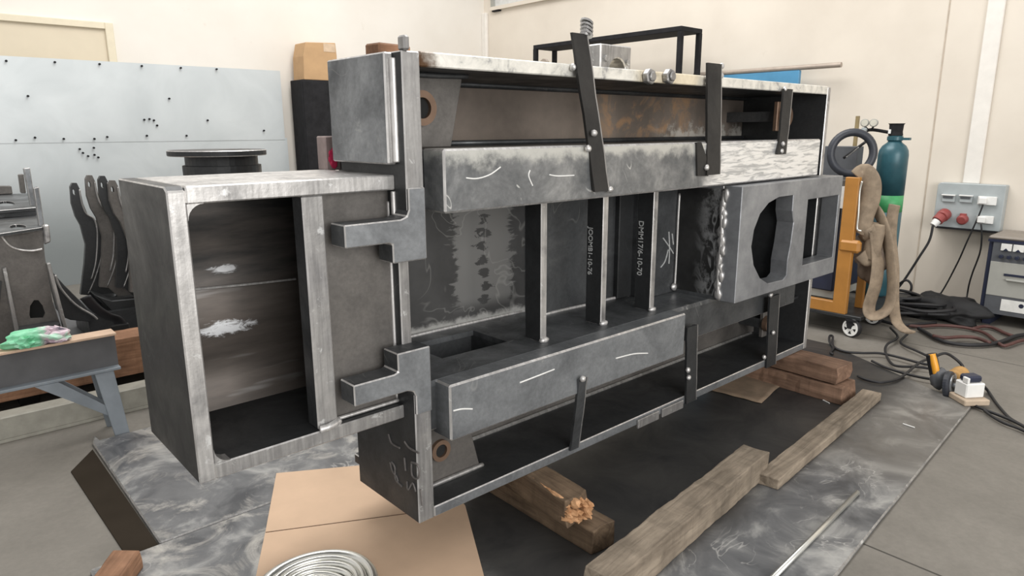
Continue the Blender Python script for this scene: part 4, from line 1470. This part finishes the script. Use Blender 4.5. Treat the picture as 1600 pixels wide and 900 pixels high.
for (u, v) in ((1474, 303), (1501, 304)):
    br_ = sbox(u, v, u + 18, v + 13, 0.02, 'breaker', 'grey_paint')
    sbox(u + 1, v + 3, u + 16, v + 7, 0.026, 'breaker_slot', 'psu_dark', br_, 0.001)
    sbox(u - 1, v, u + 20, v + 3, 0.035, 'breaker_hood', 'white_plastic', br_, 0.002)
for (u0, v0, u1, v1) in ((1530, 306, 1557, 321), (1528, 336, 1552, 350)):
    w_ = sbox(u0, v0, u1, v1, 0.03, 'white_outlet', 'white_plastic')
    q = PX(u0 + 6, (v0 + v1) / 2, XS - 0.03)
    MB().box(q.x - 0.03, q.x, q.y - 0.03, q.y + 0.03, q.z - 0.03, q.z + 0.03).build('plug', M['white_plastic'], w_, bevel=0.008)
q = PX(1505, 342, XS)
MB().lathe(q, [(0.045, 0), (0.045, 0.04), (0.032, 0.055)], 20, axis=(-1, 0, -0.2)).box(q.x - 0.03, q.x, q.y - 0.025, q.y + 0.025, q.z, q.z + 0.05).build('red_outlet', M['red_plastic'], sk, bevel=0.003)
q = PX(1477, 334, XS)
ro = MB().lathe(q, [(0.055, 0), (0.055, 0.06), (0.045, 0.075)], 22, axis=(-1, 0.1, -0.35)).build('red_outlet', M['red_plastic'], sk, bevel=0.003)
pe = q + Vector((-0.13, 0.05, -0.1))
MB().cyl(q + Vector((-0.06, 0.01, -0.02)), q + Vector((-0.10, 0.03, -0.06)), 0.048, 18).build('red_plug', M['red_plastic'], ro, bevel=0.003)
MB().cyl(q + Vector((-0.10, 0.03, -0.06)), pe, 0.035, 18, r1=0.028).build('plug_sleeve', M['white_plastic'], ro)


def cable(name, label, pts, r=0.009, mat='rubber', cat='cable', group='cables'):
    o = MB().tube(pts, r, 8).build(name, M[mat], None, smooth=True, origin=tuple(pts[0]))
    return tag(o, label, cat, group)


XC = XS - 0.04
cable('power_cable', 'thick black cable slanting down from the red plug into a loop', [pe] + [PX(u, v, x) for u, v, x in ((1452, 376, 7.05), (1436, 402, 7.02), (1416, 433, 7.0), (1404, 449, 6.98), (1398, 455, 6.97), (1406, 443, 6.95), (1417, 438, 6.93), (1424, 446, 6.92), (1421, 457, 6.92), (1408, 461, 6.95))], 0.011)
cable('power_cable', 'thin black cable hanging from the upper white outlet', [PX(u, v, XC) for u, v in ((1536, 320), (1528, 340), (1512, 375), (1494, 415), (1468, 461))] + [Vector((7.0, 2.02, FL + 0.01))], 0.007)
cable('power_cable', 'thin black cable hanging from the lower white outlet beside the power source', [PX(u, v, XC - 0.02) for u, v in ((1533, 350), (1534, 370), (1531, 395), (1520, 425), (1514, 445), (1511, 462))] + [Vector((6.98, 1.70, FL + 0.01))], 0.007)

# welding power source
XP = 6.72
ps = thing('welding_power_source', 'grey welding power source with two meters at the right edge', 'welding machine', (XP + 0.25, 1.2, FL))
yl = PX(1537, 430, XP).y
yr = yl - 0.62
zt = PX(1541, 367, XP).z
zb0 = PX(1534, 487, XP).z
MB().box(XP + 0.015, XP + 0.48, yr, yl, zb0, zt - 0.012).build('case', M['navy'], ps, bevel=0.006)
MB().box(XP - 0.005, XP + 0.49, yr - 0.005, yl + 0.006, zt - 0.03, zt).build('lid', [M['psu_top']], ps, bevel=0.012)
MB().box(XP - 0.006, XP + 0.0, yr, yl + 0.004, zt - 0.05, zt - 0.028).build('lid_lip', M['navy'], ps)


def psp(u0, v0, u1, v1, d, name, mat, par=None, bev=0.002):
    a, b = PX(u0, v0, XP), PX(u1, v1, XP)
    return MB().box(XP - d, XP + 0.015, min(a.y, b.y), max(a.y, b.y), min(a.z, b.z), max(a.z, b.z)).build(name, M[mat], par or ps, bevel=bev)


za, zb_, zc_, zd = zt - 0.05, PX(1543, 407, XP).z, PX(1538, 459, XP).z, zb0
y_in = yl - 0.035
cp = MB().box(XP, XP + 0.015, yr, y_in, zb_, za).build('control_panel', M['psu_dark'], ps)
MB().box(XP - 0.004, XP + 0.015, yr, y_in, zc_, zb_).build('middle_panel', M['psu_light'], ps, bevel=0.002)
lp = MB().box(XP, XP + 0.015, yr, y_in, zd, zc_).build('lower_panel', M['psu_dark'], ps)
for k in range(3):
    yy = PX(1573, 386, XP).y - 0.083 * k
    mt_ = MB().box(XP - 0.012, XP, yy - 0.037, yy + 0.037, PX(1573, 392, XP).z, PX(1573, 381, XP).z).build('meter', M['meter'], cp, bevel=0.002)
    MB().prism([(XP - 0.0125, yy - 0.02, PX(1573, 392, XP).z), (XP - 0.0125, yy + 0.02, PX(1573, 392, XP).z), (XP - 0.0125, yy, PX(1573, 388, XP).z)], (-0.002, 0, 0)).build('needle_cover', M['navy'], mt_)
for k in range(6):
    yy = PX(1565, 400, XP).y - 0.055 * k
    zz = PX(1570, 401, XP).z
    MB().cyl((XP, yy, zz), (XP - 0.03, yy, zz), 0.015, 14).build('knob', M['navy'], cp, bevel=0.002)
hz = PX(1575, 429, XP).z
MB().box(XP - 0.012, XP - 0.003, yr, PX(1569, 429, XP).y, hz - 0.012, hz + 0.006).build('handle_slot', M['navy'], ps)
MB().box(XP - 0.03, XP - 0.003, yr, PX(1572, 438, XP).y, hz - 0.05, hz - 0.035).build('handle', M['psu_light'], ps, bevel=0.004)
a = PX(1565, 467, XP)
lb_ = MB().box(XP - 0.003, XP, yr + 0.2, a.y, PX(1565, 485, XP).z, a.z).build('rating_plate', M['meter'], lp)
MB().cyl((XP - 0.004, a.y - 0.14, PX(1565, 474, XP).z), (XP - 0.002, a.y - 0.14, PX(1565, 474, XP).z), 0.018, 14).build('printed_dot', M['navy'], lb_)
for yy in (yl - 0.06, yr + 0.06):
    MB().box(XP + 0.03, XP + 0.45, yy - 0.03, yy + 0.03, FL, zb0).build('skid', M['navy'], ps)

# gas-cylinder trolley
tl = thing('welding_trolley', 'yellow-orange welding trolley with dark body beyond the machine end', 'trolley', (5.9, 2.45, FL))
XT = 5.5
yp0, yp1 = PX(1343, 278, XT).y, PX(1321, 278, XT).y
zpt = PX(1330, 277, XT).z
zdk = 0.155
yq = PX(1320, 490, XT)
MB().prism([(XT, yp0, zpt), (XT, yp1, zpt), (XT, yp1 + 0.0, zdk + 0.09), (XT, 2.75, zdk + 0.09), (XT, 2.75, zdk), (XT, yp0, zdk)], (0.05, 0, 0)).build('post_frame', M['yellow'], tl, bevel=0.004)
MB().box(XT + 0.3, XT + 0.34, yp0 - 0.01, yp0 + 0.05, zdk, 0.75).build('rear_post', M['yellow'], tl, bevel=0.004)
a = PX(1328, 385, XT)
MB().box(XT - 0.015, XT + 0.05, a.y - 0.075, a.y + 0.085, a.z - 0.05, a.z + 0.05).build('cross_lug', M['yellow'], tl, bevel=0.02)
MB().box(XT, 6.6, 2.02, 2.76, zdk - 0.03, zdk).build('deck', M['steel_black'], tl, bevel=0.004)
MB().box(XT + 0.1, 6.2, 2.30, 2.78, 0.30, 1.12).build('machine_body', M['navy'], tl, bevel=0.01)
MB().box(XT + 0.12, 6.2, 2.30, 2.78, 0.24, 0.298).build('body_base', M['psu_light'], tl)
a = PX(1321, 292, XT + 0.02)
b = PX(1312, 326, XT + 0.02)
MB().box(XT + 0.05, XT + 0.09, min(a.y, b.y) - 0.02, max(a.y, b.y) + 0.05, b.z, a.z).build('white_label', M['white_plastic'], tl)
MB().box(XT + 0.06, 6.2, 2.28, 2.8, 1.12, 1.2).build('body_top', M['steel_brown'], tl)
hn = [PX(u, v, XT + 0.02) for u, v in ((1347, 283), (1343, 300), (1341, 335), (1339, 355), (1341, 360), (1346, 361))]
MB().tube(hn, 0.009, 8).build('bent_handle', M['wire'], tl, smooth=True)


def castor(x, y):
    c_ = MB().lathe((x, y, FL + 0.078), [(0.078, -0.02), (0.078, 0.02)], 28, axis=(-1, 0.25, 0)).build('castor_wheel', M['rubber'], tl, bevel=0.006)
    ax = Vector((-1, 0.25, 0)).normalized()
    p_ = Vector((x, y, FL + 0.078))
    MB().ring(p_ + ax * 0.018, p_ + ax * 0.026, 0.066, 0.052, 28).cyl(p_ + ax * 0.018, p_ + ax * 0.03, 0.022, 16).build('hub', M['white_plastic'], c_)
    sp_ = MB()
    e2 = Vector((0, 0, 1))
    e1 = ax.cross(e2)
    for k in range(5):
        t_ = 2 * PI * k / 5 + 0.3
        d_ = e1 * math.cos(t_) + e2 * math.sin(t_)
        n_ = ax.cross(d_)
        sp_.prism([p_ + ax * 0.018 + d_ * 0.018 - n_ * 0.012, p_ + ax * 0.018 + d_ * 0.055 - n_ * 0.016, p_ + ax * 0.018 + d_ * 0.055 + n_ * 0.016, p_ + ax * 0.018 + d_ * 0.018 + n_ * 0.012], ax * 0.006)
    sp_.build('spokes', M['white_plastic'], c_)
    MB().prism([p_ + ax * 0.03 + Vector((0, -0.03, 0.065)), p_ + ax * 0.03 + Vector((0, 0.03, 0.065)), p_ + ax * 0.03 + Vector((0, 0.016, -0.005)), p_ + ax * 0.03 + Vector((0, -0.016, -0.005))], ax * 0.006).box(x - 0.04, x + 0.05, y - 0.04, y + 0.04, zdk - 0.045, zdk - 0.03).build('castor_fork', M['black_paint'], tl)


castor(5.52, 2.085)
castor(6.02, 2.11)
castor(5.56, 2.7)
castor(6.5, 2.7)

# gas cylinder standing on the trolley deck
cyx, cyy = 6.42, 2.245
cy = thing('gas_cylinder', 'teal gas cylinder with a green band standing on the trolley', 'gas cylinder', (cyx, cyy, zdk))
zg0, zg1 = PX(1385, 330, cyx).z, PX(1385, 304, cyx).z
zsh = PX(1385, 242, cyx).z
zv = PX(1384, 221, cyx).z
R_ = 0.118
MB().lathe((cyx, cyy, zdk), [(R_ - 0.01, 0), (R_, 0.02), (R_, zg0 - zdk)], 36).build('lower_body', M['teal'], cy, smooth=True)
MB().lathe((cyx, cyy, zg0), [(R_, 0), (R_, zg1 - zg0)], 36).build('green_band', M['green'], cy, smooth=True)
hs = zv - zsh
MB().lathe((cyx, cyy, zg1), [(R_, 0), (R_, zsh - zg1), (R_ * .95, zsh - zg1 + hs * .35), (R_ * .78, zsh - zg1 + hs * .68), (R_ * .5, zsh - zg1 + hs * .92), (R_ * .45, zv - zg1)], 36).build('body', M['teal'], cy, smooth=True)
MB().lathe((cyx, cyy, zv), [(0.05, 0), (0.062, 0.012), (0.062, 0.04), (0.05, 0.05)], 24).box(cyx - 0.02, cyx + 0.02, cyy - 0.12, cyy - 0.05, zv + 0.012, zv + 0.032).build('neck_ring', M['teal'], cy)
vt = PX(1384, 193, cyx).z
vcp = MB().lathe((cyx, cyy, zv + 0.05), [(0.058, 0), (0.052, 0.03), (0.056, vt - zv - 0.06), (0.066, vt - zv - 0.05)], 20).build('valve_cap', M['black_paint'], cy)
q = PX(1390, 205, cyx - 0.06)
MB().box(q.x - 0.004, q.x + 0.004, q.y - 0.01, q.y + 0.01, q.z - 0.02, q.z + 0.015).build('paper_tag', M['white_plastic'], vcp)
rg = MB().tube([Vector((cyx, cyy + 0.05, zv + 0.075)), PX(1366, 203, cyx), PX(1355, 204, cyx), PX(1350, 210, cyx)], 0.014, 8)
rg = rg.build('regulator', M['black_paint'], cy, smooth=True)
for (u, v, u2, v2) in ((1352, 192, 1357, 203), (1366, 192, 1361, 203)):
    q = PX(u, v, cyx - 0.02)
    g_ = MB().lathe(q, [(0.034, 0), (0.034, 0.03)], 20, axis=(-1, -0.2, 0)).build('gauge', M['psu_light'], rg, bevel=0.003)
    MB().lathe(q + Vector((-0.03, -0.006, 0)), [(0.027, 0), (0.027, 0.004)], 20, axis=(-1, -0.2, 0)).build('gauge_face', M['gauge'], g_)
    MB().cyl(q + Vector((-0.005, 0, -0.03)), PX(u2, v2, cyx), 0.008, 8).build('gauge_stem', M['black_paint'], rg)
q = PX(1351, 203, cyx - 0.03)
MB().cyl(q, q + Vector((-0.03, 0, 0)), 0.022, 14).build('adjusting_knob', M['grey_paint'], rg)

# black wheel, stick, crate on top of the trolley body
XWH = 5.85
cw = PX(1331, 239, XWH)
wh = thing('black_handwheel', 'black ring-shaped wheel with a single spoke resting on the trolley top', 'wheel', (cw.x, cw.y, cw.z - 0.19))
nrm = Vector((-1, -0.55, 0.15)).normalized()
e1 = nrm.cross(Vector((0, 0, 1))).normalized()
e2 = e1.cross(nrm)
RWH = (PX(1293, 239, XWH) - PX(1369, 239, XWH)).length / 2 - 0.03
rr2 = 0.165
MB().tube([cw + e1 * (RWH * 0.97 * math.cos(2 * PI * i / 36)) + e2 * (rr2 * math.sin(2 * PI * i / 36)) for i in range(36)], 0.032, 12, True, smoothed=False).build('rim', M['rubber_grey'], wh, smooth=True)
s0, s1 = PX(1352, 222, XWH), PX(1318, 247, XWH)
MB().tube([s0, s0.lerp(s1, .5), s1], 0.011, 8).build('spoke', M['rubber'], wh, smooth=True)
MB().tube([PX(1342, 230, XWH - 0.01), PX(1330, 240, XWH - 0.01), PX(1322, 246, XWH - 0.01)], 0.005, 6).build('cable_tail', M['galv'], wh, smooth=True)
cr0, cr1 = PX(1291, 228, 6.1), PX(1345, 270, 6.1)
o = MB().box(6.03, 6.16, cr1.y + 0.02, cr0.y, 1.2, cr0.z).build('dark_crate', M['psu_dark'], bevel=0.004)
tag(o, 'dark grey crate behind the black wheel on the trolley', 'crate')
a = PX(1341, 181, 6.1)
b = Vector((6.1, PX(1337, 228, 6.1).y, 1.2))
b.y = a.y + 0.02
o = MB().box(-0.013, 0.013, -0.013, 0.013, 0, (a - b).length).build('wooden_stick', M['stick'])
o.location = (6.22, b.y + 0.03, 1.2)
tag(o, 'thin khaki stick standing upright behind the black wheel', 'stick')

# beige cloth sleeve draped over the trolley
XH = 5.62
hb = thing('cloth_sleeve', 'long beige cloth sleeve draped in loops beside the gas cylinder', 'cloth sleeve', tuple(PX(1365, 380, XH)))
runs = [
    [(1340, 277, 5.56), (1350, 270, 5.58), (1360, 285, 5.6), (1359, 310, 5.6), (1350, 335, 5.58), (1346, 352, 5.57), (1340, 362, 5.57)],
    [(1344, 366, 5.6), (1352, 372, 5.6), (1360, 366, 5.58), (1366, 356, 5.6), (1370, 380, 5.62), (1372, 410, 5.6), (1368, 445, 5.58), (1358, 478, 5.57), (1361, 492, 5.56), (1374, 492, 5.57), (1388, 480, 5.6), (1394, 450, 5.62), (1392, 410, 5.63), (1386, 370, 5.63), (1376, 340, 5.64), (1366, 325, 5.66)],
    [(1346, 395, 5.58), (1358, 405, 5.6), (1364, 385, 5.6), (1372, 350, 5.62)],
    [(1398, 320, 5.78), (1394, 340, 5.76), (1392, 375, 5.75), (1396, 420, 5.74), (1396, 470, 5.7), (1400, 500, 5.62), (1412, 515, 5.55), (1422, 519, 5.5)],
]
wd = [(0.028, 0.075), (0.016, 0.06), (0.03, 0.065), (0.014, 0.045)]
for rpts, fl2 in zip(runs, wd):
    MB().tube([PX(u, v, x) for u, v, x in rpts], 0.05, 12, flat=fl2).build('sleeve_loop', M['beige_hose'], hb, smooth=True)
o = MB().blob(PX(1360, 395, 5.66), (0.04, 0.11, 0.2), 4, .6, 2.0, 4).build('bunched_cloth', plain('dark_beige_cloth', (0.2, 0.155, 0.12), 0.9, 0, .3), hb, smooth=True)
q0 = PX(1404, 318, 7.1)
o = MB().cyl(PX(1404, 320, 7.2), (7.1, PX(1396, 365, 7.1).y, FL), 0.012, 8).build('metal_bar', M['stick'])
tag(o, 'thin dark bar leaning on the wall behind the cloth sleeve', 'bar')

# cables and hoses on the floor


def zpts(L, z=FL + 0.012, s=4.5, ox=1280, oy=500):
    out = []
    for i, (x, y) in enumerate(L):
        out.append(PZ(ox + x / s, oy + y / s, z))
    return out


cable('floor_cable', 'black cable with a small hook curling from the trolley castor to the grinder', zpts([(95, 240), (80, 225), (100, 195), (72, 150), (75, 112), (95, 118), (100, 185), (180, 222), (300, 232), (430, 234), (560, 262), (700, 300), (790, 318)], 0.012), 0.009)
cable('floor_cable', 'black cable snaking forward from under the cloth sleeve', zpts([(500, 55), (552, 120), (480, 170), (465, 222), (500, 298), (560, 325), (700, 330), (800, 345), (880, 350)], 0.012), 0.009)
cable('floor_cable', 'black cable running from the cloth sleeve to the amber handle', zpts([(620, 100), (572, 150), (600, 180), (680, 215), (760, 252)], 0.012), 0.009)
cable('floor_cable', 'straight black cable ending loose on the plate left of the grinder', zpts([(370, 288), (470, 335), (600, 375), (700, 400), (785, 415)], 0.012), 0.009)
cable('floor_cable', 'black cable sagging from the paired timbers toward the amber handle', zpts([(272, 395), (330, 420), (420, 438), (500, 430), (560, 410), (620, 370), (660, 335), (720, 292), (770, 275)], 0.014), 0.009)
cable('grinder_cord', 'black cord arching over from the amber handle to the grinder motor', [PX(1461, 557, 4.78), PX(1477, 552, 4.85), PX(1492, 560, 4.9), PX(1504, 572, 4.9), PX(1505, 583, 4.85)], 0.009)
cable('extension_cord', 'black cord running from the white adapter to the right edge', [PX(1530, 597, 4.75)] + zpts([(1180, 490), (1220, 550), (1260, 605), (1340, 690), (1440, 750), (1560, 830)], 0.0), 0.009)
cable('extension_cord', 'black cord leaving the plate corner, upper of the low pair at right', zpts([(1060, 585), (1140, 622), (1240, 660), (1340, 700), (1440, 748), (1560, 800)], 0.0), 0.009)
cable('extension_cord', 'black cord leaving the plate corner, lower of the low pair at right', zpts([(1160, 635), (1220, 680), (1300, 725), (1400, 762), (1480, 800), (1580, 850)], 0.0), 0.008)
cable('welding_cable', 'thick black welding cable curving across the concrete to the right', zpts([(700, 60), (760, 95), (820, 130), (900, 158), (1000, 172), (1100, 176), (1200, 170), (1290, 150), (1400, 110), (1560, 95)], 0.004), 0.016)
cable('welding_cable', 'dark red-brown cable crossing in front of the power source', zpts([(560, 30), (700, 45), (830, 38), (960, 45), (1080, 65), (1170, 95), (1230, 140), (1290, 180), (1340, 172), (1420, 145), (1560, 120)], 0.004), 0.013, 'rubber_red')
cable('welding_cable', 'bright red cable in front of the power source feet', zpts([(1080, 62), (1160, 45), (1230, 58), (1300, 90), (1360, 112)], 0.004), 0.014, 'rubber_red')
cable('welding_cable', 'dark cable from the trolley deck toward the black cable pile', zpts([(380, -10), (470, 15), (560, 35), (680, 30), (820, 18)], 0.01), 0.013)
cable('welding_cable', 'brown-black cable lying close before the cable pile', zpts([(800, 110), (880, 125), (1000, 118), (1100, 125), (1200, 160)], 0.02), 0.014, 'rubber_red')

# heap of black cable against the wall
hp = thing('cable_heap', 'heap of black cables and dark sheeting along the right wall foot', 'cable heap', (6.6, 2.0, FL))
rnd = random.Random(12)
h1_ = MB()
for i in range(16):
    cxp, cyp = 6.55 + rnd.uniform(-.12, .12), 2.15 + rnd.uniform(-.18, .22)
    rx, ry = rnd.uniform(.12, .28), rnd.uniform(.18, .36)
    zc2 = FL + 0.02 + 0.014 * i * rnd.uniform(.5, .9)
    h1_.tube([(cxp + rx * math.cos(2 * PI * k / 10) * rnd.uniform(.9, 1.1), cyp + ry * math.sin(2 * PI * k / 10) * rnd.uniform(.9, 1.1), zc2 + rnd.uniform(-.008, .012)) for k in range(10)], 0.014, 6, True)
h1_.build('cable_loops', M['rubber'], hp, smooth=True)
MB().blob((6.72, 1.82, FL + 0.06), (0.24, 0.34, 0.14), 6, 0.45, 2.2, 4, flatten=-0.06).build('dark_sheeting', plain('black_sheeting', (0.012, 0.012, 0.013), 0.7), hp, smooth=True)
MB().blob((6.62, 2.3, FL + 0.05), (0.28, 0.4, 0.10), 9, 0.4, 2.2, 4, flatten=-0.05).build('dark_sheeting', M['rubber'], hp, smooth=True)

# ------------------------------------------------------------------ angle grinder and adapter
XG = 4.70
gr = thing('angle_grinder', 'angle grinder with amber side handle standing on the plate corner', 'angle grinder', (4.68, 1.2, 0.0))
hd = PX(1466, 600, XG)
g0 = MB().blob((hd.x, hd.y, 0.075), (0.05, 0.05, 0.07), 2, .25, 2.5, 3).cyl((hd.x, hd.y, 0.07), (hd.x, hd.y - 0.06, 0.075), 0.035, 18)
g0.build('gear_head', M['galv'] if False else M['psu_dark'], gr, smooth=True)
ha, hb_ = PX(1463, 594, XG), PX(1455, 553, XG)
hdl = MB().cyl(ha, ha.lerp(hb_, .22), 0.02, 16, r1=0.03).tube([ha.lerp(hb_, .2), ha.lerp(hb_, .5), hb_], 0.032, 14).build('side_handle', M['rubber'], gr, smooth=True)
dirh = (hb_ - ha)
off = Vector((-0.018, -0.014, 0.0))
MB().tube([ha.lerp(hb_, .3) + off, ha.lerp(hb_, .6) + off, ha.lerp(hb_, 1.02) + off * .6], 0.021, 12).build('amber_grip', M['amber'], hdl, smooth=True)
dc = PX(1484, 602, XG - 0.02)
axd = Vector((0.02, -1.0, 0.12)).normalized()
gd = MB().lathe(dc, [(0.085, -0.02), (0.088, 0.0), (0.085, 0.012), (0.06, 0.016)], 30, axis=axd).build('wheel_guard', M['rubber_grey'], gr, bevel=0.002)
MB().ring(dc + axd * 0.014, dc + axd * 0.022, 0.066, 0.045, 30).cyl(dc + axd * 0.014, dc + axd * 0.034, 0.02, 14).build('grinding_disc', M['steel_mid'], gd)
mb0 = PX(1488, 592, XG + 0.05)
mb1 = PX(1501, 584, XG + 0.16)
MB().tube([mb0, mb0.lerp(mb1, .5), mb1], 0.05, 16, flat=(0.05, 0.055)).build('motor_body', M['tan_plastic'], gr, smooth=True)
MB().cyl(Vector((hd.x, hd.y, 0.09)), mb0, 0.045, 16).build('collar', M['galv'], gr)

pa = thing('power_adapter', 'white plug adapter with a navy plug on a pale wooden pad', 'power adapter', (4.72, 1.0, 0.035))
c0 = PZ(1518, 622, 0.03)
ang = -0.62
pad = MB().prism([(-0.085, -0.075, 0), (0.07, -0.085, 0), (0.085, 0.06, 0), (-0.07, 0.075, 0)], (0, 0, 0.035)).build('wooden_pad', M['concrete_block'], bevel=0.005)
pad.location = (c0.x + 0.02, c0.y + 0.02, FL if False else -0.012)
pad.rotation_euler.z = ang
pad.location.z = 0.0
tag(pad, 'pale wooden pad under the white plug adapter', 'wooden pad')
R3 = Matrix.Rotation(ang, 4, 'Z')


def adp(x0, x1, y0, y1, z0, z1):
    mb = MB().box(x0, x1, y0, y1, z0, z1)
    mb.v = [tuple((R3 @ Vector(v)) + Vector((c0.x + 0.02, c0.y + 0.02, 0.0))) for v in mb.v]
    return mb


adp(-0.06, 0.06, -0.045, 0.05, 0.036, 0.125).build('adapter_body', M['white_plastic'], pa, bevel=0.006)
adp(-0.045, 0.05, -0.03, 0.045, 0.125, 0.165).build('navy_plug', M['navy'], pa, bevel=0.01)
adp(-0.058, -0.042, -0.043, 0.0, 0.125, 0.16).build('white_pin_guard', M['white_plastic'], pa, bevel=0.003)

# ------------------------------------------------------------------ light
w = bpy.data.worlds.new('world')
bpy.context.scene.world = w
w.use_nodes = True
bgn = w.node_tree.nodes['Background']
bgn.inputs[0].default_value = (1.0, 0.98, 0.955, 1)
bgn.inputs[1].default_value = 0.8


def area(name, loc, target, size, power, col=(1, 1, 1)):
    d = bpy.data.lights.new(name, 'AREA')
    d.shape = 'RECTANGLE'
    d.size, d.size_y = size
    d.energy = power
    d.color = col
    o = bpy.data.objects.new(name, d)
    COL.objects.link(o)
    o.location = loc
    o.rotation_euler = (Vector(target) - Vector(loc)).to_track_quat('-Z', 'Y').to_euler()
    return o


area('skylight', (3.2, 4.2, 6.5), (3.2, 4.2, 0), (4.0, 5.0), 420, (1, 0.98, 0.95))
area('front_fill_light', (0.6, -5.0, 2.6), (3.0, 3.0, 1.0), (5.0, 3.6), 380, (1, 0.98, 0.95))  # unseen fill lamp added on the camera side to lighten the recesses
vs.exposure = 0.0

# scrub the helper property
for o in bpy.data.objects:
    if '_org' in o:
        del o['_org']
